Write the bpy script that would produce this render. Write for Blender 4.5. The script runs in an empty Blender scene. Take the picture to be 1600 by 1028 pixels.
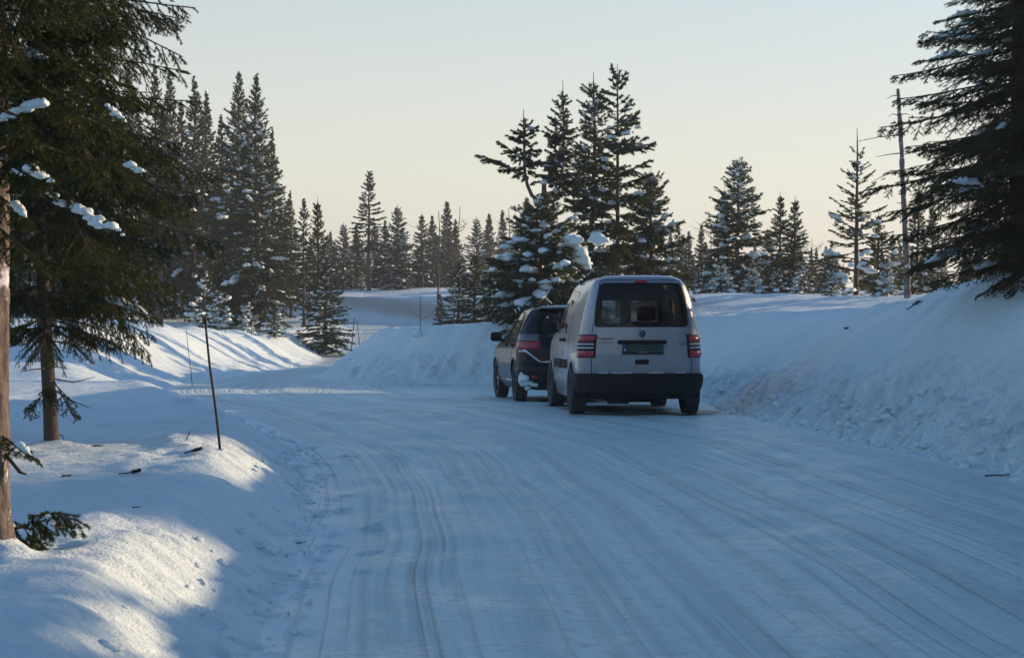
import bpy, bmesh, math, random
import numpy as np
from mathutils import Vector, Matrix

# ------------------------------------------------------------------ camera, sky, sun, exposure
scene = bpy.context.scene
C = scene.collection
CAM = (0.0, 0.0, 1.6)
FPX = 3000.0            # focal length in pixels of the 1600 px wide photograph
PITCH = math.atan(58.0 / FPX)
cam = bpy.data.cameras.new('camera')
cam.lens = 36.0 * FPX / 1600.0
cam.sensor_width = 36.0
cam.clip_start = 0.1
cam.clip_end = 6000.0
camo = bpy.data.objects.new('camera', cam)
camo.location = CAM
camo.rotation_euler = (math.radians(90) - PITCH, 0, 0)
C.objects.link(camo)
scene.camera = camo

SUN_AZ = math.radians(66)      # to the right of the view direction
SUN_EL = math.radians(11.5)
world = bpy.data.worlds.new('World')
scene.world = world
world.use_nodes = True
wn = world.node_tree
bg = wn.nodes['Background']
sky = wn.nodes.new('ShaderNodeTexSky')
sky.sky_type = 'NISHITA'
sky.sun_disc = False
sky.sun_elevation = SUN_EL
sky.sun_rotation = SUN_AZ
sky.altitude = 300
sky.air_density = 0.95
sky.dust_density = 0.2
sky.ozone_density = 3.0
VEIL_LOW = (3.65, 3.40, 2.80, 1); VEIL_HIGH = (2.82, 2.78, 2.40, 1)
# thin frosty veil low in the sky, the same all the way round the horizon; clear sky above it
tcw = wn.nodes.new('ShaderNodeTexCoord'); sep = wn.nodes.new('ShaderNodeSeparateXYZ'); wn.links.new(tcw.outputs['Generated'], sep.inputs[0])
mr = wn.nodes.new('ShaderNodeMapRange'); mr.interpolation_type = 'SMOOTHSTEP'
mr.inputs[1].default_value = 0.0; mr.inputs[2].default_value = 0.50; mr.inputs[3].default_value = 0.88; mr.inputs[4].default_value = 0.0
wn.links.new(sep.outputs[2], mr.inputs[0])
veil = wn.nodes.new('ShaderNodeMix'); veil.data_type = 'RGBA'
wn.links.new(mr.outputs[0], veil.inputs[0]); wn.links.new(sky.outputs[0], veil.inputs[6])
mc = wn.nodes.new('ShaderNodeMapRange'); mc.interpolation_type = 'SMOOTHSTEP'; mc.inputs[1].default_value = 0.0; mc.inputs[2].default_value = 0.20
wn.links.new(sep.outputs[2], mc.inputs[0])
vc = wn.nodes.new('ShaderNodeMix'); vc.data_type = 'RGBA'; vc.inputs[6].default_value = VEIL_LOW; vc.inputs[7].default_value = VEIL_HIGH
wn.links.new(mc.outputs[0], vc.inputs[0]); wn.links.new(vc.outputs[2], veil.inputs[7])
wn.links.new(veil.outputs[2], bg.inputs[0])
bg.inputs[1].default_value = 0.10

sun = bpy.data.lights.new('sun', 'SUN')
sun.energy = 2.4
sun.angle = math.radians(0.6)
sun.color = (1.0, 0.70, 0.43)
suno = bpy.data.objects.new('sun', sun)
sd = Vector((math.sin(SUN_AZ) * math.cos(SUN_EL), math.cos(SUN_AZ) * math.cos(SUN_EL), math.sin(SUN_EL)))
suno.rotation_euler = (-sd).to_track_quat('-Z', 'Y').to_euler()
C.objects.link(suno)

vs = scene.view_settings
vs.view_transform = 'Standard'
vs.look = 'None'
vs.gamma = 1.0
vs.exposure = 1.32
vs.use_curve_mapping = False
cy = scene.cycles
cy.use_denoising = True
cy.denoiser = 'OPENIMAGEDENOISE'
cy.denoising_prefilter = 'ACCURATE'
cy.max_bounces = 6
cy.diffuse_bounces = 3
cy.glossy_bounces = 3
cy.transmission_bounces = 4
cy.transparent_max_bounces = 12
cy.volume_bounces = 0
cy.sample_clamp_indirect = 6.0

RNG = np.random.default_rng(7)

# ------------------------------------------------------------------ materials
def newmat(name):
    m = bpy.data.materials.new(name)
    m.use_nodes = True
    return m, m.node_tree.nodes, m.node_tree.links

def pset(b, **k):
    for a, v in k.items():
        b.inputs[a.replace('_', ' ')].default_value = v

def simple(name, col, rough=0.5, metal=0.0, coat=0.0, noise=0.0, nscale=8.0, spec=0.5, bump=0.0):
    m, n, l = newmat(name)
    b = n['Principled BSDF']
    pset(b, Base_Color=(*col, 1), Roughness=rough, Metallic=metal)
    b.inputs['Coat Weight'].default_value = coat
    b.inputs['Coat Roughness'].default_value = 0.08
    b.inputs['Specular IOR Level'].default_value = spec
    if noise or bump:
        tc = n.new('ShaderNodeTexCoord')
        t = n.new('ShaderNodeTexNoise'); t.inputs['Scale'].default_value = nscale; t.inputs['Detail'].default_value = 6
        l.new(tc.outputs['Object'], t.inputs['Vector'])
        if noise:
            r = n.new('ShaderNodeMapRange')
            r.inputs[3].default_value = 1 - noise; r.inputs[4].default_value = 1 + noise
            l.new(t.outputs[0], r.inputs[0])
            mx = n.new('ShaderNodeMix'); mx.data_type = 'RGBA'; mx.blend_type = 'MULTIPLY'
            mx.inputs[0].default_value = 1
            mx.inputs[6].default_value = (*col, 1)
            l.new(r.outputs[0], mx.inputs[7]); l.new(mx.outputs[2], b.inputs['Base Color'])
        if bump:
            bp = n.new('ShaderNodeBump'); bp.inputs['Strength'].default_value = 1; bp.inputs['Distance'].default_value = bump
            l.new(t.outputs[0], bp.inputs['Height']); l.new(bp.outputs[0], b.inputs['Normal'])
    return m

def math_node(n, l, op, a, b=None, c=None):
    x = n.new('ShaderNodeMath'); x.operation = op
    for i, v in enumerate((a, b, c)):
        if v is None: continue
        if isinstance(v, (int, float)): x.inputs[i].default_value = v
        else: l.new(v, x.inputs[i])
    return x.outputs[0]

def attr(n, name):
    a = n.new('ShaderNodeAttribute'); a.attribute_name = name
    return a.outputs['Fac']

def noise_tex(n, l, vec, scale, detail=3, rough=0.55, w=None):
    t = n.new('ShaderNodeTexNoise')
    t.inputs['Scale'].default_value = scale; t.inputs['Detail'].default_value = detail; t.inputs['Roughness'].default_value = rough
    l.new(vec, t.inputs['Vector'])
    return t.outputs[0]

def combine(n, l, x, y, z=0.0):
    c = n.new('ShaderNodeCombineXYZ')
    for i, v in enumerate((x, y, z)):
        if isinstance(v, (int, float)): c.inputs[i].default_value = v
        else: l.new(v, c.inputs[i])
    return c.outputs[0]

def ramp(n, l, fac, stops):
    r = n.new('ShaderNodeValToRGB')
    while len(r.color_ramp.elements) < len(stops): r.color_ramp.elements.new(0.5)
    for e, (p, c) in zip(r.color_ramp.elements, stops):
        e.position = p; e.color = (*c, 1) if len(c) == 3 else c
    l.new(fac, r.inputs[0])
    return r.outputs[0]

def mixc(n, l, fac, a, b, mode='MIX'):
    mx = n.new('ShaderNodeMix'); mx.data_type = 'RGBA'; mx.blend_type = mode
    for i, v in ((0, fac), (6, a), (7, b)):
        if isinstance(v, (int, float)): mx.inputs[i].default_value = v
        elif isinstance(v, tuple): mx.inputs[i].default_value = (*v, 1)
        else: l.new(v, mx.inputs[i])
    return mx.outputs[2]

def snow_ground_mat():
    m, n, l = newmat('bank_snow')
    b = n['Principled BSDF']
    tc = n.new('ShaderNodeTexCoord'); pos = tc.outputs['Object']
    d = attr(n, 'edge_dist'); s = attr(n, 'edge_run')
    dirt = attr(n, 'dirt')
    # tint: very faint grey and sand mottling
    n1 = noise_tex(n, l, pos, 1.3, 5)
    col = ramp(n, l, n1, [(0.3, (0.68, 0.81, 0.81)), (0.75, (0.78, 0.89, 0.88))])
    n2 = noise_tex(n, l, pos, 9.0, 6, 0.65)
    dmask = math_node(n, l, 'MULTIPLY', dirt, ramp(n, l, n2, [(0.46, (0, 0, 0)), (0.62, (1, 1, 1))]))
    col = mixc(n, l, dmask, col, (0.42, 0.36, 0.30))
    col = mixc(n, l, math_node(n, l, 'MULTIPLY', attr(n, 'sand'), 0.75), col, (0.40, 0.345, 0.285))
    l.new(col, b.inputs['Base Color'])
    pset(b, Roughness=0.62)
    b.inputs['Specular IOR Level'].default_value = 0.3
    fine = noise_tex(n, l, pos, 55.0, 5, 0.6)
    mid = noise_tex(n, l, pos, 9.0, 5, 0.6)
    st = noise_tex(n, l, combine(n, l, math_node(n, l, 'MULTIPLY', s, 7.0), math_node(n, l, 'MULTIPLY', d, 1.1)), 1.0, 4, 0.6)
    h = math_node(n, l, 'ADD', math_node(n, l, 'MULTIPLY', fine, 0.015), math_node(n, l, 'MULTIPLY', mid, 0.038))
    h = math_node(n, l, 'ADD', h, math_node(n, l, 'MULTIPLY', st, 0.040))
    bp = n.new('ShaderNodeBump'); bp.inputs['Strength'].default_value = 0.8; bp.inputs['Distance'].default_value = 1.0
    l.new(h, bp.inputs['Height']); l.new(bp.outputs[0], b.inputs['Normal'])
    return m

def road_mat():
    m, n, l = newmat('packed_snow_road')
    b = n['Principled BSDF']
    tc = n.new('ShaderNodeTexCoord'); pos = tc.outputs['Object']
    u = attr(n, 'edge_dist'); s = attr(n, 'edge_run')
    dirt = attr(n, 'dirt')
    # wandering lateral coordinate, so the wheel tracks weave and cross a little
    wob = noise_tex(n, l, combine(n, l, math_node(n, l, 'MULTIPLY', u, 0.25), math_node(n, l, 'MULTIPLY', s, 0.11)), 1.0, 2)
    uw = math_node(n, l, 'ADD', u, math_node(n, l, 'MULTIPLY', wob, 0.6))
    broad = noise_tex(n, l, combine(n, l, math_node(n, l, 'MULTIPLY', uw, 2.6), math_node(n, l, 'MULTIPLY', s, 0.06)), 1.0, 3, 0.6)
    fine = noise_tex(n, l, combine(n, l, math_node(n, l, 'MULTIPLY', uw, 11.0), math_node(n, l, 'MULTIPLY', s, 0.16)), 1.0, 4, 0.7)
    grain = noise_tex(n, l, combine(n, l, math_node(n, l, 'MULTIPLY', uw, 8.0), math_node(n, l, 'MULTIPLY', s, 12.0)), 1.0, 5, 0.7)
    speck = noise_tex(n, l, pos, 24.0, 4, 0.7)
    patch = noise_tex(n, l, pos, 1.6, 5, 0.6)
    col = ramp(n, l, broad, [(0.30, (0.55, 0.69, 0.67)), (0.52, (0.65, 0.80, 0.775)), (0.72, (0.74, 0.88, 0.85))])
    fdark = ramp(n, l, fine, [(0.36, (0.78, 0.79, 0.80)), (0.58, (1, 1, 1))])
    col = mixc(n, l, 0.8, col, fdark, 'MULTIPLY')
    gm = math_node(n, l, 'MULTIPLY', ramp(n, l, grain, [(0.50, (0, 0, 0)), (0.62, (1, 1, 1))]), ramp(n, l, patch, [(0.34, (0, 0, 0)), (0.60, (1, 1, 1))]))
    col = mixc(n, l, math_node(n, l, 'MULTIPLY', gm, 0.6), col, (0.34, 0.38, 0.42))
    sp = ramp(n, l, speck, [(0.66, (0, 0, 0)), (0.72, (1, 1, 1))])
    col = mixc(n, l, math_node(n, l, 'MULTIPLY', sp, 0.5), col, (0.22, 0.20, 0.18))
    # loose unpacked snow along both verges
    vg = math_node(n, l, 'ADD', attr(n, 'verge'), math_node(n, l, 'MULTIPLY', math_node(n, l, 'SUBTRACT', patch, 0.5), 0.5))
    col = mixc(n, l, ramp(n, l, vg, [(0.06, (1, 1, 1)), (0.50, (0, 0, 0))]), col, (0.74, 0.86, 0.855))
    dn = noise_tex(n, l, pos, 5.0, 6, 0.7)
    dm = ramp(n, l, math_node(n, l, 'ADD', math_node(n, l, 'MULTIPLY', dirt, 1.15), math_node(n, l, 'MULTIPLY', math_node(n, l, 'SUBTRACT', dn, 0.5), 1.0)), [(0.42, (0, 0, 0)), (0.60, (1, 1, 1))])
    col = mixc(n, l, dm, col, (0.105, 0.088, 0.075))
    l.new(col, b.inputs['Base Color'])
    rg = ramp(n, l, patch, [(0.35, (0.62, 0.62, 0.62)), (0.66, (0.34, 0.34, 0.34))])
    l.new(rg, b.inputs['Roughness'])
    b.inputs['Specular IOR Level'].default_value = 0.35
    # relief: wheel tracks as grooves at set distances from the left edge, fading in and out along the road
    h = math_node(n, l, 'MULTIPLY', broad, 0.020)
    h = math_node(n, l, 'ADD', h, math_node(n, l, 'MULTIPLY', fine, 0.008))
    h = math_node(n, l, 'ADD', h, math_node(n, l, 'MULTIPLY', grain, 0.026))
    dk = None
    for i, (u0, wd, dp) in enumerate([(1.09, .018, .022), (1.16, .020, .024), (1.25, .018, .020), (0.80, .05, .006), (1.62, .09, .009), (2.05, .035, .007), (2.16, .030, .007), (2.62, .10, .010), (3.02, .04, .007), (3.34, .024, .022), (3.47, .024, .022), (3.95, .09, .008), (4.35, .03, .007), (4.72, .028, .020), (5.4, .08, .007)]):
        fade = ramp(n, l, noise_tex(n, l, combine(n, l, math_node(n, l, 'MULTIPLY', s, 0.16), float(i * 7.3)), 1.0, 2), [(0.36, (0.12, 0.12, 0.12)), (0.56, (1, 1, 1))])
        x = math_node(n, l, 'ABSOLUTE', math_node(n, l, 'SUBTRACT', uw, u0 + .0))
        q = math_node(n, l, 'MAXIMUM', math_node(n, l, 'SUBTRACT', 1.0, math_node(n, l, 'DIVIDE', x, wd)), 0.0)
        q = math_node(n, l, 'MULTIPLY', q, fade)
        h = math_node(n, l, 'SUBTRACT', h, math_node(n, l, 'MULTIPLY', q, dp))
        dk = q if dk is None else math_node(n, l, 'MAXIMUM', dk, q)
    for k, (cells, keep, dp) in enumerate([(8.0, .50, .017), (19.0, .55, .010)]):      # many finer tread lines, each its own width and length
        v = math_node(n, l, 'MULTIPLY', uw, cells); cid = math_node(n, l, 'FLOOR', v); fr = math_node(n, l, 'FRACT', v)
        wn_ = n.new('ShaderNodeTexWhiteNoise'); wn_.noise_dimensions = '1D'; l.new(math_node(n, l, 'ADD', cid, 37.0 * k), wn_.inputs['W']); rv = wn_.outputs['Value']
        fade = ramp(n, l, noise_tex(n, l, combine(n, l, math_node(n, l, 'MULTIPLY', s, 0.22), math_node(n, l, 'MULTIPLY', cid, 5.17)), 1.0, 3), [(0.44, (0, 0, 0)), (0.56, (1, 1, 1))])
        cen = math_node(n, l, 'ADD', 0.3, math_node(n, l, 'MULTIPLY', rv, 0.4))
        q = math_node(n, l, 'MAXIMUM', math_node(n, l, 'SUBTRACT', 1.0, math_node(n, l, 'DIVIDE', math_node(n, l, 'ABSOLUTE', math_node(n, l, 'SUBTRACT', fr, cen)), math_node(n, l, 'ADD', 0.10, math_node(n, l, 'MULTIPLY', rv, 0.18)))), 0.0)
        q = math_node(n, l, 'MULTIPLY', math_node(n, l, 'MULTIPLY', q, fade), math_node(n, l, 'GREATER_THAN', rv, keep))
        h = math_node(n, l, 'SUBTRACT', h, math_node(n, l, 'MULTIPLY', q, dp))
        dk = math_node(n, l, 'MAXIMUM', dk, math_node(n, l, 'MULTIPLY', q, .6))
    col = mixc(n, l, math_node(n, l, 'MULTIPLY', dk, 0.36), col, (0.31, 0.39, 0.41))
    l.new(col, b.inputs['Base Color'])
    bp = n.new('ShaderNodeBump'); bp.inputs['Strength'].default_value = 0.85; bp.inputs['Distance'].default_value = 1.0
    l.new(h, bp.inputs['Height']); l.new(bp.outputs[0], b.inputs['Normal'])
    return m

def needle_mat(name, dark, light, trans=0.35):
    m, n, l = newmat(name)
    out = n['Material Output']; n.remove(n['Principled BSDF'])
    g = n.new('ShaderNodeNewGeometry'); tc = n.new('ShaderNodeTexCoord')
    n1 = noise_tex(n, l, tc.outputs['Object'], 2.2, 3)
    f = math_node(n, l, 'ADD', math_node(n, l, 'MULTIPLY', g.outputs['Random Per Island'], 0.5), math_node(n, l, 'MULTIPLY', n1, 0.5))
    col = ramp(n, l, f, [(0.25, dark), (0.80, light)])
    df = n.new('ShaderNodeBsdfDiffuse'); tr = n.new('ShaderNodeBsdfTranslucent')
    gl = n.new('ShaderNodeBsdfGlossy'); gl.inputs['Roughness'].default_value = 0.45
    l.new(col, df.inputs[0])
    tcol = mixc(n, l, 1.0, col, (1.35, 1.22, 0.45), 'MULTIPLY')
    l.new(tcol, tr.inputs[0])
    ms = n.new('ShaderNodeMixShader'); ms.inputs[0].default_value = trans
    l.new(df.outputs[0], ms.inputs[1]); l.new(tr.outputs[0], ms.inputs[2])
    m2 = n.new('ShaderNodeMixShader'); m2.inputs[0].default_value = 0.03
    l.new(ms.outputs[0], m2.inputs[1]); l.new(gl.outputs[0], m2.inputs[2])
    l.new(m2.outputs[0], out.inputs[0])
    return m

def bark_mat(name, c1, c2, scale=18.0, snow=0.0):
    m, n, l = newmat(name)
    b = n['Principled BSDF']
    tc = n.new('ShaderNodeTexCoord')
    mp = n.new('ShaderNodeMapping'); mp.inputs['Scale'].default_value = (1, 1, 0.35)
    l.new(tc.outputs['Object'], mp.inputs[0])
    t = noise_tex(n, l, mp.outputs[0], scale, 6, 0.7)
    col = ramp(n, l, t, [(0.32, c1), (0.68, c2)])
    if snow:
        t2 = noise_tex(n, l, tc.outputs['Object'], 7.0, 5, 0.65)
        col = mixc(n, l, ramp(n, l, t2, [(0.62 - snow * 0.2, (0, 0, 0)), (0.70 - snow * 0.2, (1, 1, 1))]), col, (0.80, 0.81, 0.83))
    l.new(col, b.inputs['Base Color'])
    pset(b, Roughness=0.85)
    bp = n.new('ShaderNodeBump'); bp.inputs['Strength'].default_value = 1.0; bp.inputs['Distance'].default_value = 0.02
    l.new(t, bp.inputs['Height']); l.new(bp.outputs[0], b.inputs['Normal'])
    return m

def glass_mat(name, tint, refl=1.0):
    m, n, l = newmat(name)
    out = n['Material Output']; n.remove(n['Principled BSDF'])
    t = n.new('ShaderNodeBsdfTransparent'); t.inputs[0].default_value = (*tint, 1)
    g = n.new('ShaderNodeBsdfGlossy'); g.inputs['Roughness'].default_value = 0.03; g.inputs[0].default_value = (0.9, 0.9, 0.9, 1)
    fr = n.new('ShaderNodeFresnel'); fr.inputs[0].default_value = 1.5
    f = math_node(n, l, 'MULTIPLY', fr.outputs[0], refl)
    ms = n.new('ShaderNodeMixShader')
    l.new(f, ms.inputs[0]); l.new(t.outputs[0], ms.inputs[1]); l.new(g.outputs[0], ms.inputs[2])
    l.new(ms.outputs[0], out.inputs[0])
    return m

M = {}
M['snow'] = snow_ground_mat()
M['road'] = road_mat()
M['tree_snow'] = simple('tree_snow', (0.77, 0.87, 0.865), 0.65, spec=0.25, bump=0.012, nscale=40)
M['needle'] = needle_mat('spruce_needles', (0.018, 0.032, 0.011), (0.082, 0.102, 0.034))
M['needle_young'] = needle_mat('young_spruce_needles', (0.026, 0.038, 0.014), (0.115, 0.112, 0.040))
M['bark'] = bark_mat('spruce_bark', (0.035, 0.026, 0.020), (0.13, 0.10, 0.078))
M['twig'] = bark_mat('twig_bark', (0.045, 0.033, 0.024), (0.12, 0.088, 0.06), 40)
M['pine_bark'] = bark_mat('flaking_bark', (0.05, 0.038, 0.030), (0.24, 0.19, 0.155), 26, 0.25)
M['birch'] = bark_mat('dead_birch_bark', (0.04, 0.035, 0.03), (0.25, 0.23, 0.21), 16, 0.2)

# ------------------------------------------------------------------ numpy noise
_perm = np.random.default_rng(11).permutation(512).astype(np.int64)
_perm = np.concatenate([_perm, _perm])
_val = np.random.default_rng(12).random(1024) * 2 - 1
def vnoise(x, y):
    xi = np.floor(x).astype(np.int64); yi = np.floor(y).astype(np.int64)
    fx = x - xi; fy = y - yi
    fx = fx * fx * fx * (fx * (fx * 6 - 15) + 10); fy = fy * fy * fy * (fy * (fy * 6 - 15) + 10)
    xi &= 511; yi &= 511
    x1 = (xi + 1) & 511; y1 = (yi + 1) & 511
    a = _val[_perm[xi] + yi]; b = _val[_perm[x1] + yi]; c = _val[_perm[xi] + y1]; d = _val[_perm[x1] + y1]
    return (a * (1 - fx) + b * fx) * (1 - fy) + (c * (1 - fx) + d * fx) * fy
def fbm(x, y, oct=4, gain=0.5):
    s = 0; a = 1; t = 0
    for i in range(oct):
        s = s + a * vnoise(x * 2**i + 17.3 * i, y * 2**i + 5.1 * i); t += a; a *= gain
    return s / t
def sstep(a, b, x):
    t = np.clip((x - a) / (b - a), 0, 1)
    return t * t * (3 - 2 * t)

# ------------------------------------------------------------------ mesh helpers
def mk_mesh(name, V, tris=None, quads=None, smooth=True):
    V = np.asarray(V, dtype=np.float32).reshape(-1, 3)
    me = bpy.data.meshes.new(name)
    fl = []
    tris = np.zeros((0, 3), np.int32) if tris is None or len(tris) == 0 else np.asarray(tris, np.int32)
    quads = np.zeros((0, 4), np.int32) if quads is None or len(quads) == 0 else np.asarray(quads, np.int32)
    me.vertices.add(len(V)); me.vertices.foreach_set('co', V.ravel())
    nt, nq = len(tris), len(quads)
    me.loops.add(nt * 3 + nq * 4)
    me.loops.foreach_set('vertex_index', np.concatenate([tris.ravel(), quads.ravel()]).astype(np.int32))
    me.polygons.add(nt + nq)
    st = np.concatenate([np.arange(nt) * 3, nt * 3 + np.arange(nq) * 4]).astype(np.int32)
    me.polygons.foreach_set('loop_start', st)
    me.polygons.foreach_set('use_smooth', np.full(nt + nq, smooth, dtype=bool))
    me.update(calc_edges=True)
    return me

def link(name, data, mat=None, parent=None):
    o = bpy.data.objects.new(name, data)
    C.objects.link(o)
    if mat is not None and data is not None:
        data.materials.clear(); data.materials.append(mat)
    if parent is not None: o.parent = parent
    return o

def tag(o, label=None, cat=None, group=None, kind=None):
    if label: o['label'] = label
    if cat: o['category'] = cat
    if group: o['group'] = group
    if kind: o['kind'] = kind
    return o

def empty(name, loc, rz=0.0, scale=1.0):
    o = bpy.data.objects.new(name, None)
    o.empty_display_size = 0.2
    o.location = loc; o.rotation_euler = (0, 0, rz)
    o.scale = (scale,) * 3 if isinstance(scale, (int, float)) else scale
    C.objects.link(o)
    return o

def copy_tree(o, parent=None):
    c = o.copy(); C.objects.link(c); c.parent = parent
    for ch in o.children: copy_tree(ch, c)
    return c

class Geo:
    """collects triangles and quads"""
    def __init__(self): self.V = []; self.T = []; self.Q = []; self.n = 0
    def add(self, V, T=None, Q=None):
        V = np.asarray(V, float).reshape(-1, 3)
        if T is not None and len(T): self.T.append(np.asarray(T) + self.n)
        if Q is not None and len(Q): self.Q.append(np.asarray(Q) + self.n)
        self.V.append(V); self.n += len(V)
    def merge(self, g, scale=1.0, rz=0.0, off=(0, 0, 0)):
        if g.n == 0: return
        V = np.concatenate(g.V) * scale
        c, s = math.cos(rz), math.sin(rz)
        V = np.stack([V[:, 0] * c - V[:, 1] * s, V[:, 0] * s + V[:, 1] * c, V[:, 2]], 1) + np.array(off)
        self.add(V, np.concatenate(g.T) if g.T else None, np.concatenate(g.Q) if g.Q else None)
    def mesh(self, name, smooth=True):
        return mk_mesh(name, np.concatenate(self.V), np.concatenate(self.T) if self.T else None, np.concatenate(self.Q) if self.Q else None, smooth)
    def tube(self, P, R, k=6, cap=True, ang=0.0):
        P = np.asarray(P, float); m = len(P); R = np.broadcast_to(np.asarray(R, float), (m,))
        T = np.gradient(P, axis=0); T /= np.linalg.norm(T, axis=1, keepdims=True) + 1e-9
        ref = np.where(np.abs(T[:, 2:3]) < 0.9, np.array([[0, 0, 1.0]]), np.array([[1.0, 0, 0]]))
        A = np.cross(T, ref); A /= np.linalg.norm(A, axis=1, keepdims=True) + 1e-9
        B = np.cross(A, T)
        th = np.arange(k) * 2 * math.pi / k + ang
        V = P[:, None] + R[:, None, None] * (A[:, None] * np.cos(th)[None, :, None] + B[:, None] * np.sin(th)[None, :, None])
        i = np.arange(m - 1)[:, None] * k; j = np.arange(k)[None]; j2 = (j + 1) % k
        Q = np.stack([i + j, i + k + j, i + k + j2, i + j2], -1).reshape(-1, 4)
        V = V.reshape(-1, 3); Tt = None
        if cap:
            V = np.concatenate([V, P[:1], P[-1:]])
            j = np.arange(k); j2 = (j + 1) % k
            Tt = np.concatenate([np.stack([j, j2, np.full(k, m * k)], 1), np.stack([(m - 1) * k + j2, (m - 1) * k + j, np.full(k, m * k + 1)], 1)])
        self.add(V, Tt, Q)
    def box(self, c, s, rot=None):
        x, y, z = [v / 2 for v in s]
        V = np.array([[-x, -y, -z], [x, -y, -z], [x, y, -z], [-x, y, -z], [-x, -y, z], [x, -y, z], [x, y, z], [-x, y, z]])
        if rot is not None: V = V @ np.array(rot).T
        self.add(V + np.array(c), None, [[0, 3, 2, 1], [4, 5, 6, 7], [0, 1, 5, 4], [1, 2, 6, 5], [2, 3, 7, 6], [3, 0, 4, 7]])

# ------------------------------------------------------------------ terrain: one height function for road, banks and forest floor
LEFT = [(-0.6, -60), (-0.6, 0), (-0.85, 5), (-1.12, 8.4), (-1.3, 12), (-1.7, 16), (-2.1, 19), (-2.9, 22), (-4.0, 26), (-5.8, 32), (-7.0, 38),
        (-7.3, 50), (-6.9, 60), (-6.6, 74), (-7.0, 84), (-8.6, 88.5), (-13, 91), (-60, 95)]
RIGHT = [(5.6, -60), (5.6, 5), (5.0, 12), (4.4, 16.6), (3.8, 20.5), (3.25, 23.5), (3.05, 26), (3.15, 30), (3.15, 34), (2.5, 38), (0.9, 40.6), (-1.0, 41.8),
         (-2.9, 43.3), (-4.4, 46), (-5.0, 50), (-4.4, 56), (-3.5, 65), (-3.3, 80), (-3.6, 92), (-5.2, 97), (-9.5, 99.6), (-60, 103)]
def smooth_poly(pts, step=0.5):
    P = np.array(pts, float)
    ext = np.vstack([2 * P[0] - P[1], P, 2 * P[-1] - P[-2]])
    out = []
    for i in range(1, len(ext) - 2):
        p0, p1, p2, p3 = ext[i - 1], ext[i], ext[i + 1], ext[i + 2]
        L = np.linalg.norm(p2 - p1); n = max(2, min(14, int(L / step)))
        def kn(a, b): return max(1e-6, np.linalg.norm(b - a) ** 0.5)
        t0 = 0; t1 = t0 + kn(p0, p1); t2 = t1 + kn(p1, p2); t3 = t2 + kn(p2, p3)
        t = np.linspace(t1, t2, n, endpoint=False)[:, None]
        A1 = (t1 - t) / (t1 - t0) * p0 + (t - t0) / (t1 - t0) * p1
        A2 = (t2 - t) / (t2 - t1) * p1 + (t - t1) / (t2 - t1) * p2
        A3 = (t3 - t) / (t3 - t2) * p2 + (t - t2) / (t3 - t2) * p3
        B1 = (t2 - t) / (t2 - t0) * A1 + (t - t0) / (t2 - t0) * A2
        B2 = (t3 - t) / (t3 - t1) * A2 + (t - t1) / (t3 - t1) * A3
        out.append((t2 - t) / (t2 - t1) * B1 + (t - t1) / (t2 - t1) * B2)
    out.append(P[-1:])
    return np.concatenate(out)
LP = smooth_poly(LEFT); RP = smooth_poly(RIGHT)

def poly_dist(x, y, P):
    d2 = np.full(x.shape, 1e12); run = np.zeros(x.shape)
    acc = 0.0
    for a, b in zip(P[:-1], P[1:]):
        e = b - a; L2 = e @ e
        t = np.clip(((x - a[0]) * e[0] + (y - a[1]) * e[1]) / L2, 0, 1)
        q = (x - a[0] - t * e[0]) ** 2 + (y - a[1] - t * e[1]) ** 2
        m = q < d2
        d2 = np.where(m, q, d2); run = np.where(m, acc + t * math.sqrt(L2), run)
        acc += math.sqrt(L2)
    return np.sqrt(d2), run
def in_road(x, y):
    P = np.concatenate([LP, RP[::-1]]); ins = np.zeros(x.shape, bool)
    Q = np.roll(P, -1, 0)
    for a, b in zip(P, Q):
        if a[1] == b[1]: continue
        c = ((a[1] > y) != (b[1] > y)) & (x < (b[0] - a[0]) * (y - a[1]) / (b[1] - a[1]) + a[0])
        ins ^= c
    return ins

_fr = np.random.default_rng(5)
FOOT = []   # footprints trodden along the foot of the left bank: x, y, half-length, half-width, heading, depth
yy = 8.0
while yy < 21:
    i = np.argmin(np.abs(LP[:, 1] - yy)); ex = np.interp(yy, LP[:, 1][:i + 40], LP[:, 0][:i + 40])
    for k in range(1 if _fr.random() < .6 else 2):
        FOOT.append((ex + _fr.normal(0.0, 0.22), yy + _fr.uniform(-.1, .1), _fr.uniform(.07, .13), _fr.uniform(.045, .08), _fr.normal(1.6, .5), _fr.uniform(.012, .034)))
    yy += 0.21 + 0.006 * yy

def interp(y, pts): return np.interp(y, [p[0] for p in pts], [p[1] for p in pts])

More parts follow.
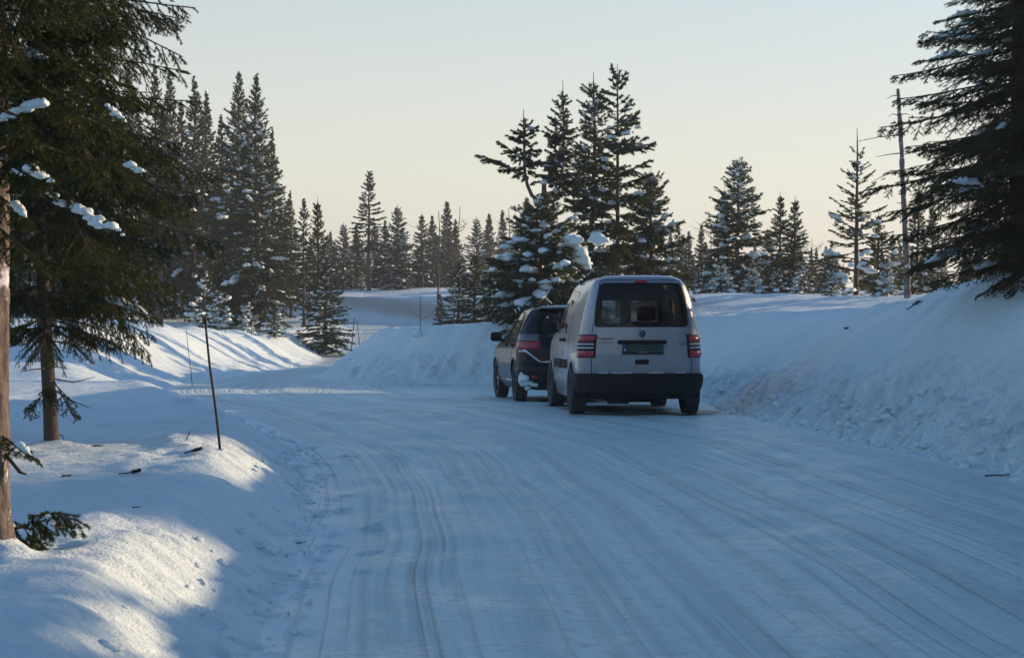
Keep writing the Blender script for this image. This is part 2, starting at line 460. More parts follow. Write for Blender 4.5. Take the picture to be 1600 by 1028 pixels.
def height(x, y):
    x = np.asarray(x, float); y = np.asarray(y, float)
    yc = np.clip(y, -60, 140)
    dl, sl = poly_dist(x, y, LP); dr, sr = poly_dist(x, y, RP)
    road = in_road(x, y)
    left = dl < dr
    zr = interp(yc, [(-60, 0.6), (0, 0.0), (24, 0.0), (27, -0.05), (36, -0.30), (44, -0.46), (52, -.62), (65, -0.85), (78, -0.30), (88, 0.0), (140, 0.1)])
    # left ground
    TL = interp(yc, [(-60, .5), (0, .36), (9, .34), (20, .37), (26, .33), (31, .05), (35, 0.0), (38.5, 0.45), (42, .85), (48, .88), (58, .45), (68, .12), (80, .3), (95, .6), (140, 1.2)])
    wl = interp(yc, [(-60, .75), (14, .72), (20, .85), (27, 1.1), (34, 1.3), (42, 2.6), (55, 2.4), (70, 1.5)])
    TL = TL + 0.018 * np.clip(dl - wl, 0, 40) * sstep(0.5, 3, dl - wl)
    TL = TL + np.where(yc < 30, 0.06 * np.exp(-((dl - 0.95) / 0.35) ** 2), 0.0)
    # right ground
    TR = interp(yc, [(-60, 2.2), (6, 2.1), (12, 2.1), (16.5, 2.05), (19, 2.0), (22, 1.88), (25, 1.58), (30, 1.24), (38, 1.15), (42, 1.0), (44, .86), (47, .74), (50, .62), (56, .35), (66, 0.0), (80, .45), (92, 1.0), (97, 1.35), (140, 1.6)])
    wr = interp(yc, [(-60, 2.0), (20, 2.0), (26, 2.3), (34, 2.2), (40, 1.9), (46, 1.7), (60, 1.6), (95, 1.8)])
    plate = interp(yc, [(-60, 2.5), (10, 2.4), (24, 2.35), (29, 1.75), (36, 1.42), (48, 1.50), (70, 1.45), (96, 1.7), (106, 1.8), (140, 1.6)])
    TR = TR + (plate - TR) * sstep(0, 1, (dr - wr) / np.where(yc < 27, 7.0, 9.0))
    t = np.clip(dl / wl, 0, 1); SL = 0.35 * t + 0.65 * t * t * (3 - 2 * t)
    t = np.clip(dr / wr, 0, 1); SR = 0.45 * t + 0.55 * t * t * (3 - 2 * t)
    zl = zr + (TL - zr) * SL
    zR = zr + (TR - zr) * SR
    z = np.where(road, zr, np.where(left, zl, zR))
    d = np.where(left, dl, dr); s = np.where(left, sl, sr + 300)
    ex = 1.0 / (1.0 + np.clip(y - 20, 0, 200) / 60)
    # drifting, wind relief and clods
    z = z + np.where(road, 0, sstep(0, 2.5, d) * (0.10 * fbm(x * .35, y * .35, 3) + 0.035 * fbm(x * 1.3 + 9, y * 1.6, 3)))
    z = z + np.where(road, 0, sstep(0, .4, d) * (0.012 * fbm(x * 5, y * 7 + 3, 3) + 0.007 * fbm(x * 13 + 4, y * 15, 3)))
    clod = np.abs(fbm(s * 3.4 + 3, d * 1.3, 4, .62))
    foot = np.exp(-((d - 0.42) / 0.42) ** 2)
    z = z + np.where(road | left, 0, foot * sstep(0, .12, d) * (0.46 * clod - 0.06) * ex)
    z = z + np.where(~road & ~left, sstep(.3, 1.0, d) * sstep(3.2, 1.2, d) * 0.08 * fbm(s * 2.4, d * .7, 4, .6), 0)
    # plough ribs on the far left bank
    rib = fbm(s * 0.8 + d * 0.35 + 4, d * 0.18, 3)
    z = z + np.where(~road & left, sstep(.2, 1.2, d) * sstep(5.0, 2.2, d) * 0.32 * rib * sstep(35, 40, y) * sstep(75, 60, y), 0)
    z = z + np.where(~road & left, np.exp(-((d - .3) / .3) ** 2) * 0.16 * np.abs(fbm(s * 2.3, d * 2, 3)) * sstep(34, 40, y), 0)
    z = z + np.where(~road & left & (y < 30), sstep(.05, .3, d) * sstep(1.1, .6, d) * 0.05 * fbm(s * 3.3, d * 2.2, 3), 0)
    z = z + np.where(~road & left & (y < 24), 0.05 * np.exp(-((d - 1.0) / .35) ** 2) * fbm(s * 2.2 + 8, d * 3, 3), 0)
    # snow heaped round the two near trunks
    for tx, ty, ta, tw in ((-2.375, 8.75, .085, .20), (-3.70, 15.4, .05, .17)):
        z = z + ta * np.exp(-(((x - tx) ** 2 + (y - ty) ** 2) / tw ** 2)) * (1 + .5 * fbm(x * 6, y * 6, 2))
    # ruts on the road
    u = dl
    wob = 0.35 * fbm(x * .2, y * .09, 2)
    rut = 0.020 * fbm((u + wob) * 2.1, y * .04, 3) + 0.008 * fbm((u + wob) * 6.0 + 5, y * .05, 2)
    z = z + np.where(road, rut * sstep(0, .4, dl) * sstep(0, .4, dr), 0)
    z = z + np.where(road, 0.02 * fbm(x * .8, y * .5, 3), 0)
    # footprints
    near = (y > 7.5) & (y < 22) & (np.abs(np.where(left, dl, 9)) < 1.0)
    if near.any():
        xs, ys = x[near], y[near]; zz = np.zeros(xs.shape)
        for fx, fy, fa, fb, fh, fd in FOOT:
            m = (np.abs(xs - fx) < .4) & (np.abs(ys - fy) < .4)
            if not m.any(): continue
            ca, sa = math.cos(fh), math.sin(fh)
            px, py = xs[m] - fx, ys[m] - fy
            r = np.sqrt(((px * ca + py * sa) / fa) ** 2 + ((-px * sa + py * ca) / fb) ** 2)
            zz[m] += -fd * sstep(1.15, .75, r) + fd * .35 * np.exp(-((r - 1.4) / .3) ** 2)
        z = z.copy(); z[near] += zz
    return z, road, left, dl, dr, s, sl

def ground(x, y):
    return float(height(np.array([x]), np.array([y]))[0][0])

def build_terrain():
    ys = list(np.arange(-60, 0, 2.5)) + list(np.arange(0, 6, 0.25))
    y = 6.0
    while y < 135:
        ys.append(y); y += max(0.024, 0.0027 * y)
    while y < 700:
        ys.append(y); y *= 1.06
    ys = np.array(ys)
    uc = np.arange(-0.30, 0.3001, 0.0022)
    nv = 46
    rows_x = []
    for y in ys:
        s = max(y, 0) + 3.0
        xin = uc * s
        ext = 90 + max(0, y) * 0.9
        v = (np.arange(1, nv + 1) / nv) ** 2.4
        rows_x.append(np.concatenate([(-(-xin[0]) - (ext + xin[0]) * v)[::-1], xin, xin[-1] + (ext - xin[-1]) * v]))
    X = np.array(rows_x); Y = np.repeat(ys[:, None], X.shape[1], 1)
    shp = X.shape
    x = X.ravel(); y = Y.ravel()
    z = np.zeros(x.shape); road = np.zeros(x.shape, bool); left = np.zeros(x.shape, bool)
    dl = np.full(x.shape, 50.0); dr = np.full(x.shape, 50.0); s = np.zeros(x.shape); sl = np.zeros(x.shape)
    m = (y < 200) & (np.abs(x) < 110)
    z[m], road[m], left[m], dl[m], dr[m], s[m], sl[m] = height(x[m], y[m])
    left[~m] = x[~m] < 0
    far = ~m
    z[far] = np.where(left[far], 1.2, 1.6) + 0.1 * fbm(x[far] * .05, y[far] * .05, 2)
    idx = np.arange(x.size).reshape(shp)
    Q = np.stack([idx[:-1, :-1], idx[:-1, 1:], idx[1:, 1:], idx[1:, :-1]], -1).reshape(-1, 4)
    rq = road[Q].sum(1) >= 2
    lq = left[Q].sum(1) >= 2
    # bare, sandy patches under the parked van and in the plough cut
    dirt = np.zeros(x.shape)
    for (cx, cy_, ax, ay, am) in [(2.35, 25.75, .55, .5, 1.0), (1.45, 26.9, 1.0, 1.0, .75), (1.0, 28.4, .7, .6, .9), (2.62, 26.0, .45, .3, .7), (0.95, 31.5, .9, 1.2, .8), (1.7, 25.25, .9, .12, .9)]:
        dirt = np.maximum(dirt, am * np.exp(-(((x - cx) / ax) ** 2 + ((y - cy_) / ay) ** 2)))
    dbank = np.where(~left, np.exp(-((dr - .45) / .45) ** 2) * .36, 0) * (y < 45)
    dfar = ((y > 96) & (y < 106) & (x > -16) & (x < 1)) * sstep(0, .3, dr) * sstep(2.4, 1.4, dr) * 0.9
    dirt = np.where(road, dirt, dbank)
    # sanded lane climbing across the far cut
    dc = np.interp(x, [-9, -1.0], [1.55, .25]); sand = ((y > 94) & (y < 106) & ~road & ~left) * np.exp(-((dr - dc) / .55) ** 4) * sstep(-12, -9, x) * sstep(0.5, -1.5, x)
    V = np.stack([x, y, z], 1)
    out = {}
    for name, mask, mat in (('road', rq, M['road']), ('snow_bank_left', ~rq & lq, M['snow']), ('snow_bank_right', ~rq & ~lq, M['snow'])):
        q = Q[mask]
        used, inv = np.unique(q, return_inverse=True)
        me = mk_mesh(name, V[used], None, inv.reshape(-1, 4))
        ed = dl if name == 'road' else np.where(left, dl, dr)
        for an, arr in (('edge_dist', ed), ('verge', np.minimum(dl, dr)), ('edge_run', sl if name == 'road' else s), ('dirt', dirt), ('sand', sand)):
            a = me.attributes.new(an, 'FLOAT', 'POINT'); a.data.foreach_set('value', arr[used].astype(np.float32))
        o = link(name, me, mat); o['kind'] = 'structure'
        out[name] = o
    out['road']['label'] = 'packed snow road with wheel tracks curving past the parked cars'
    out['snow_bank_left']['label'] = 'snow bank and forest floor along the left side of the road'
    out['snow_bank_right']['label'] = 'high ploughed snow bank behind and beside the parked cars'
    return out
build_terrain()

def at(px, py, D):
    """a point D metres ahead of the camera seen at this pixel of the photograph"""
    return ((px - 800) / FPX * D, D, CAM[2] - (py - 456) / FPX * D)

# ------------------------------------------------------------------ conifers
def unit(v): return v / (np.linalg.norm(v, axis=-1, keepdims=True) + 1e-9)

def needles(P0, P1, n, ln, w, rng, geo):
    L = np.linalg.norm(P1 - P0, axis=1); cs = np.cumsum(L)
    i = np.minimum(np.searchsorted(cs, rng.random(n) * cs[-1]), len(L) - 1)
    t = rng.random((n, 1))
    p = P0[i] + t * (P1[i] - P0[i]); ax = unit(P1[i] - P0[i])
    r = rng.normal(size=(n, 3)); r[:, 2] += 0.25
    r = unit(r - (r * ax).sum(1, keepdims=True) * ax)
    A = rng.uniform(0.55, 1.05, (n, 1))
    d = ax * np.cos(A) + r * np.sin(A)
    sd_ = unit(np.cross(ax, r) + 0.3 * rng.normal(size=(n, 3)))
    l = ln * rng.uniform(.65, 1.15, (n, 1)); ww = w * rng.uniform(.7, 1.2, (n, 1)) * .5
    V = np.stack([p - sd_ * ww, p + sd_ * ww, p + d * l], 1).reshape(-1, 3)
    geo.add(V, np.arange(3 * n).reshape(-1, 3))

def snow_roll(geo, P, R, rng, k=7, flat=0.7, lift=0.35, lump=0.25):
    """a lumpy roll of snow lying along a path"""
    P = np.asarray(P, float); m = len(P)
    R = np.asarray(R, float) * (1 + lump * rng.normal(size=m)).clip(.45, 1.7)
    T = unit(np.gradient(P, axis=0)); S = np.cross(T, [0, 0, 1.0]); S = unit(S + 1e-6)
    U = np.cross(S, T)
    th = np.arange(k) * 2 * math.pi / k
    rr = R[:, None] * (1 + 0.22 * lump / .25 * .6 * rng.normal(size=(m, k))).clip(.6, 1.5)
    V = P[:, None] + S[:, None] * (rr * np.cos(th))[..., None] + np.array([0, 0, 1.0]) * ((rr * np.sin(th) * flat) + R[:, None] * lift * flat)[..., None]
    i = np.arange(m - 1)[:, None] * k; j = np.arange(k)[None]; j2 = (j + 1) % k
    Q = np.stack([i + j, i + k + j, i + k + j2, i + j2], -1).reshape(-1, 4)[:, ::-1]
    e0 = P[0] - T[0] * R[0] * .6; e1 = P[-1] + T[-1] * R[-1] * .6
    e0[2] += R[0] * .2; e1[2] += R[-1] * .2
    V = np.concatenate([V.reshape(-1, 3), [e0, e1]])
    j = np.arange(k); j2 = (j + 1) % k
    Tt = np.concatenate([np.stack([j, j2, np.full(k, m * k)], 1)[:, ::-1], np.stack([(m - 1) * k + j2, (m - 1) * k + j, np.full(k, m * k + 1)], 1)[:, ::-1]])
    geo.add(V, Tt, Q)

def snow_lump(geo, c, r, rng, flat=0.8, n1=9, n2=12, rough=.26):
    """a rounded, uneven clump of snow with a flat underside"""
    ph = np.linspace(0, math.pi, n1); th = np.arange(n2) * 2 * math.pi / n2
    a, b = rng.uniform(.85, 1.6), rng.uniform(.7, 1.0)
    rot = rng.uniform(0, 3.14)
    off = rng.uniform(0, 100)
    PH, TH = np.meshgrid(ph, th, indexing='ij')
    nx, ny, nz = np.sin(PH) * np.cos(TH), np.sin(PH) * np.sin(TH), np.cos(PH)
    q = 1 + rough * 2 * fbm(nx * 1.5 + off + nz * .9, ny * 1.5 + off * .7 + nz * .8, 3)
    zz = nz * flat * q; zz = np.where(zz < 0, zz * .45, zz)
    X, Y = nx * a * q, ny * b * q
    V = np.stack([X * math.cos(rot) - Y * math.sin(rot), X * math.sin(rot) + Y * math.cos(rot), zz], -1).reshape(-1, 3) * r + np.array(c)
    i = np.arange(n1 - 1)[:, None] * n2; j = np.arange(n2)[None]; j2 = (j + 1) % n2
    Q = np.stack([i + j, i + n2 + j, i + n2 + j2, i + j2], -1).reshape(-1, 4)
    geo.add(V, None, Q)

class Tree:
    def __init__(self): self.trunk = Geo(); self.wood = Geo(); self.snow = Geo(); self.P0 = []; self.P1 = []; self.crown = Geo()
    def finish(self, n, ln, w, rng):
        if self.P0: needles(np.concatenate(self.P0), np.concatenate(self.P1), n, ln, w, rng, self.crown)
        return self

def spray(tr, S, rng, L, sec=0.08, hang=0.25, secf=0.40, tert=0, wood2=True, t0=0.12, phi=(.75, 1.1), snow=0.0, snow2=0.0, snow_r=.05, tuft=True, kr=7, wr=.012):
    """one limb: spine S with side shoots, needles and the snow lying on it"""
    S = np.asarray(S, float); m = len(S)
    seg = np.linalg.norm(np.diff(S, axis=0), axis=1); cl = np.concatenate([[0], np.cumsum(seg)]); tot = cl[-1]
    k = max(3, int(tot * (1 - t0) / sec))
    t = np.clip(t0 + (1 - t0) * (np.arange(k) + rng.uniform(0, .8, k)) / k, 0, .99)
    P = np.stack([np.interp(t * tot, cl, S[:, a]) for a in range(3)], 1)
    TT = unit(np.gradient(S, axis=0)); T = unit(np.stack([np.interp(t * tot, cl, TT[:, a]) for a in range(3)], 1))
    side = unit(np.cross(T, [0, 0, 1.0]))
    sg = np.where(np.arange(k) % 2 == 0, 1.0, -1.0)[:, None] * np.where(rng.random((k, 1)) < .12, -1, 1)
    ph = rng.uniform(phi[0], phi[1], (k, 1))
    h = hang * rng.uniform(.4, 1.5, (k, 1))
    d = unit(T * np.cos(ph) + side * sg * np.sin(ph) - np.array([0, 0, 1.0]) * h)
    l = (secf * tot * (1 - t) ** .75 * (0.35 + 0.65 * np.minimum(1, t / .35)) + 0.05 * min(1, tot) + .02)[:, None] * rng.uniform(.6, 1.25, (k, 1))
    A = P; B = P + d * l * .5
    d2 = unit(d + np.array([0, 0, 1.0]) * (-.5 * h + .10) + T * .18)
    E = B + d2 * l * .5
    tr.P0 += [A, B]; tr.P1 += [B, E]
    if tert:
        for uu in np.linspace(.25, .85, tert):
            for sgn in (1, -1):
                q = np.where(uu < .5, 1, 0)
                p = np.where(uu < .5, A + (B - A) * (uu * 2), B + (E - B) * (uu * 2 - 1))
                dd = d if uu < .5 else d2
                nn = np.cross(dd, side * 0 + [0, 0, 1.0]); nn = unit(nn)
                e = unit(dd * .72 + nn * sgn * .65 - np.array([0, 0, 1.0]) * h * .6 + .12 * rng.normal(size=(k, 3)))
                ll = l * .42 * (1.05 - uu) * rng.uniform(.6, 1.3, (k, 1)) + .015
                ok = (l[:, 0] > .07)
                tr.P0.append(p[ok]); tr.P1.append((p + e * ll)[ok])
    # the limb's own outer half carries needles too
    a = int(m * .35)
    tr.P0.append(S[a:-1]); tr.P1.append(S[a + 1:])
    tr.wood.tube(S, np.linspace(wr * (.5 + .5 * min(2, tot)), wr * .25, m), 4, False)
    if wood2:
        for i in range(k):
            if l[i, 0] > .12: tr.wood.tube(np.stack([A[i], B[i], E[i]]), [wr * .38, wr * .28, wr * .12], 3, False)
    if snow > 0 and rng.random() < snow:
        ta = rng.uniform(.15, .5); tb = min(.97, ta + rng.uniform(.2, .5))
        q = np.linspace(ta, tb, max(4, int((tb - ta) * tot / (snow_r * .8)) + 2))[:14]
        Pp = np.stack([np.interp(q * tot, cl, S[:, c]) for c in range(3)], 1)
        Pp[:, :2] += rng.normal(0, snow_r * .3, (len(q), 2)); Pp[:, 2] += snow_r * .15
        prof = np.sqrt(np.clip(1 - (2 * (q - ta) / (tb - ta) - 1) ** 2, .08, 1))
        snow_roll(tr.snow, Pp, snow_r * (.7 + .5 * min(1.5, tot)) * prof * rng.uniform(.7, 1.3), rng, kr)
    if snow2 > 0:
        for i in np.nonzero(rng.random(k) < snow2)[0]:
            if l[i, 0] < .08: continue
            f = rng.uniform(.1, .3); g = rng.uniform(.7, 1.0)
            Pp = np.stack([A[i] + (B[i] - A[i]) * 2 * f, B[i], B[i] + (E[i] - B[i]) * (2 * g - 1)])
            Pp[:, 2] += snow_r * .12
            snow_roll(tr.snow, Pp, snow_r * .42 * np.array([.6, 1, .5]) * rng.uniform(.6, 1.5), rng, 5, flat=.55)

def spruce(seed, H, R, base=.06, spacing=.28, nb=6, power=.85, low=-14, top=52, droop=.45, upturn=.5, leader=.0,
           n=30000, ln=.06, w=.02, sec=.13, hang=.2, secf=.4, tert=0, wood2=False, snow=.3, snow2=.08, snow_r=.06, tr_r=None,
           lean=(0, 0), sway=.03, gaps=0.0, az=None, dead=0, kr=6, wr=.012, irregular=.2, zmax=None, phi=(.75, 1.1), tops=1, stubs=True):
    rng = np.random.default_rng(seed)
    tr = Tree(); spacing = spacing * .68; nb = nb * .74; hang = hang * 1.5
    tr_r = tr_r or .012 * H + .015
    zz = np.linspace(-.25, H, 14)
    sw = np.stack([np.cumsum(rng.normal(0, sway * H / 14, 14)), np.cumsum(rng.normal(0, sway * H / 14, 14))], 1); sw -= sw[0]
    path = np.stack([sw[:, 0] + lean[0] * zz, sw[:, 1] + lean[1] * zz, zz], 1)
    rad = tr_r * (1 - (zz.clip(0) / H)) ** .8 + .006
    tr.trunk.tube(path, rad, 9)
    pos = lambda z: np.array([np.interp(z, zz, path[:, 0]), np.interp(z, zz, path[:, 1]), z])
    zb = base * H
    z = zb
    az0 = rng.uniform(0, 6.28)
    topz = H - leader
    while z < topz:
        q = (z - zb) / (H - zb)
        nbr = max(3, int(round(nb * (1.05 - .45 * q) + rng.normal(0, .6))))
        az0 += rng.uniform(.3, 1.2)
        for b in range(nbr):
            if gaps and rng.random() < gaps: continue
            a = az0 + 2 * math.pi * b / nbr + rng.normal(0, .22)
            if az is not None:
                da = (a - az[0] + math.pi) % (2 * math.pi) - math.pi
                if abs(da) > az[1]: continue
            L = R * ((1 - q) ** power) * min(1, .55 + q * 5) * rng.uniform(1 - irregular * 1.6, 1 + irregular) + .05
            e0 = math.radians(low + (top - low) * q ** 1.15) + rng.normal(0, .15)
            mm = 8; tt = np.linspace(0, 1, mm)
            el = e0 - droop * (1 - q) * 1.3 * tt + upturn * tt ** 2.2
            step = L / (mm - 1)
            dx = np.cos(el) * step; dz = np.sin(el) * step
            aa = a + np.cumsum(rng.normal(0, .05, mm))
            S = np.zeros((mm, 3)); S[1:, 0] = np.cumsum((dx * np.cos(aa))[:-1]); S[1:, 1] = np.cumsum((dx * np.sin(aa))[:-1]); S[1:, 2] = np.cumsum(dz[:-1])
            zj = z + rng.uniform(-.55, .55) * spacing
            S += pos(zj)
            spray(tr, S, rng, L, sec=sec, hang=hang * (1.1 - q), secf=secf, tert=tert if L > .35 else 0, wood2=wood2 and L > .3,
                  snow=snow * (1 if L > .3 else .35), snow2=snow2, snow_r=snow_r, kr=kr, wr=wr, phi=phi)
        z += spacing * (1 - .35 * q) * rng.uniform(.8, 1.2)
    # the leader shoot
    if leader:
        p0, p1 = pos(topz - .1), pos(H)
        tr.P0.append(p0[None]); tr.P1.append((p0 + (p1 - p0) * .55)[None])
    for _ in range(dead):
        zt = rng.uniform(.05, base + .12) * H; a = rng.uniform(0, 6.28); L = rng.uniform(.2, .7) * min(1, R)
        p = pos(zt); e = p + np.array([math.cos(a) * L, math.sin(a) * L, -L * rng.uniform(0, .5)])
        mid = (p + e) / 2 + rng.normal(0, .04, 3)
        tr.wood.tube(np.stack([p, mid, e]), [wr * .6, wr * .4, wr * .15], 3, False)
    tr.finish(n, ln, w, rng)
    return tr

def tree_objs(tr, name, loc, rz=0.0, scale=1.0, needle='needle', bark='bark', label=None, cat='tree', group=None):
    o = empty(name, loc, rz, scale)
    if tr.trunk.n: link('trunk', tr.trunk.mesh('trunk'), M[bark], o)
    if tr.wood.n: link('branches', tr.wood.mesh('branches'), M['twig'], o)['kind'] = 'stuff'
    if tr.crown.n: link('crown', tr.crown.mesh('crown', False), M[needle], o)
    if tr.snow.n: link('snow_load', tr.snow.mesh('snow_load'), M['tree_snow'], o)['kind'] = 'stuff'
    tag(o, label, cat, group)
    return o

PROTO = {}
def proto(key, tr, H, **k):
    PROTO[key] = [tr, H, k, None]

proto('tall0', spruce(101, 9.4, 1.80, base=.04, spacing=.25, nb=8, n=80000, ln=.092, w=.044, sec=.115, hang=.34, snow=.42, snow2=.09, snow_r=.075), 9.4)
proto('tall1', spruce(102, 9.4, 1.55, base=.14, spacing=.26, nb=7, n=62000, ln=.092, w=.044, sec=.12, hang=.32, snow=.34, snow2=.07, snow_r=.07, dead=14), 9.4)
proto('tall2', spruce(103, 9.4, 1.40, base=.28, spacing=.27, nb=7, n=50000, ln=.092, w=.044, sec=.125, hang=.30, snow=.28, snow2=.06, snow_r=.07, dead=24, gaps=.08), 9.4)
proto('tall3', spruce(104, 9.4, 1.85, base=.06, spacing=.25, nb=8, power=.75, n=80000, ln=.092, w=.044, sec=.115, hang=.36, snow=.34, snow2=.07, snow_r=.075, irregular=.3), 9.4)
proto('mid0', spruce(111, 5.0, 1.25, base=.04, spacing=.20, nb=7, n=46000, ln=.076, w=.033, sec=.10, snow=.42, snow2=.15, snow_r=.07, leader=.35), 5.0)
proto('mid1', spruce(112, 5.0, 1.0, base=.05, spacing=.22, nb=6, n=32000, ln=.076, w=.033, sec=.11, snow=.34, snow2=.07, snow_r=.065, leader=.5, top=60), 5.0)
proto('thin', spruce(113, 7.0, .95, base=.34, spacing=.28, nb=6, n=24000, ln=.085, w=.038, sec=.12, snow=.2, snow2=.06, snow_r=.06, gaps=.1, power=.6, dead=12), 7.0)
proto('far0', spruce(121, 6.0, 1.35, base=.03, spacing=.28, nb=7, n=20000, ln=.14, w=.075, sec=.16, snow=.3, snow2=.05, snow_r=.08, kr=5), 6.0)
proto('far1', spruce(122, 6.0, 1.1, base=.05, spacing=.28, nb=6, n=16000, ln=.14, w=.075, sec=.16, snow=.25, snow2=.05, snow_r=.08, kr=5, gaps=.06), 6.0)

def stand(key, px, ptop, D, label, group=None, rz=None, wide=1.0, name='spruce_tree', cat='tree', needle='needle', sink=0.0):
    x = (px - 800) / FPX * D
    zb = ground(x, D) - sink
    top = CAM[2] - (ptop - 456) / FPX * D
    tr, H, k, made = PROTO[key]
    s = (top - zb) / H
    rz = RNG.uniform(0, 6.28) if rz is None else rz
    if made is None:
        o = tree_objs(tr, name, (x, D, zb), rz, s, needle=needle, label=label, cat=cat, group=group)
        PROTO[key][3] = o
    else:
        o = copy_tree(made)
        o.name = name
        for kk in ('label', 'category', 'group'):
            if kk in o: del o[kk]
        tag(o, label, cat, group)
    o.location = (x, D, zb); o.rotation_euler = (0, 0, rz); o.scale = (s * wide, s * wide, s)
    return o

BOUGHS = {}
def make_bough(kind, seed, L0, e0, droop, upturn, hang, n, sec=.045, secf=.40, tert=3, ln=.021, w=.0036):
    rng = np.random.default_rng(seed); t = Tree()
    mm = 9; tt = np.linspace(0, 1, mm); el = e0 - droop * tt + upturn * tt ** 2.2; st = L0 / (mm - 1)
    aa = np.cumsum(rng.normal(0, .05, mm))
    S = np.zeros((mm, 3)); S[1:, 0] = np.cumsum(np.cos(el[:-1]) * st); S[1:, 1] = np.cumsum(np.sin(aa[:-1]) * st * .6); S[1:, 2] = np.cumsum(np.sin(el[:-1]) * st)
    spray(t, S, rng, L0, sec=sec, hang=hang, secf=secf, tert=tert, wood2=True, wr=.011)
    t.finish(n, ln, w, rng)
    g = Geo(); g.V = t.crown.V + t.wood.V; g.T = t.crown.T; g.Q = [q + t.crown.n for q in t.wood.Q]; g.n = t.crown.n + t.wood.n
    me = g.mesh('bough', False)
    me.materials.append(M['needle']); me.materials.append(M['twig'])
    nt = sum(len(a) for a in g.T); nq = sum(len(a) for a in g.Q)
    me.polygons.foreach_set('material_index', np.concatenate([np.zeros(nt), np.ones(nq)]).astype(np.int32))
    pads = []
    for k in range(2):
        pt = Tree(); a, b = (2, 4) if k == 0 else (4, 7)
        hero_snow(pt, S[a:b + 1] + [0, 0, .012], np.interp(np.linspace(0, 1, b - a + 1), [0, .5, 1], [.03, .055, .025]) * (L0 / 1.3) ** .6, seed + k, 9)
        pm = pt.snow.mesh('snow_pad'); pm.materials.append(M['tree_snow']); pads.append(pm)
    BOUGHS.setdefault(kind, []).append((me, pads, L0))

def add_bough(root, kind, rng, org, a, el, L, snow=.2, roll=.15):
    me, pads, L0 = BOUGHS[kind][rng.integers(len(BOUGHS[kind]))]
    o = bpy.data.objects.new('bough', me); C.objects.link(o); o.parent = root
    o.matrix_local = Matrix.Translation(Vector(org)) @ Matrix.Rotation(a, 4, 'Z') @ Matrix.Rotation(-el, 4, 'Y') @ Matrix.Rotation(rng.normal(0, roll), 4, 'X') @ Matrix.Scale(L / L0, 4)
    if rng.random() < snow:
        s = bpy.data.objects.new('snow_pad', pads[rng.integers(2)]); C.objects.link(s); s.parent = o
    return o

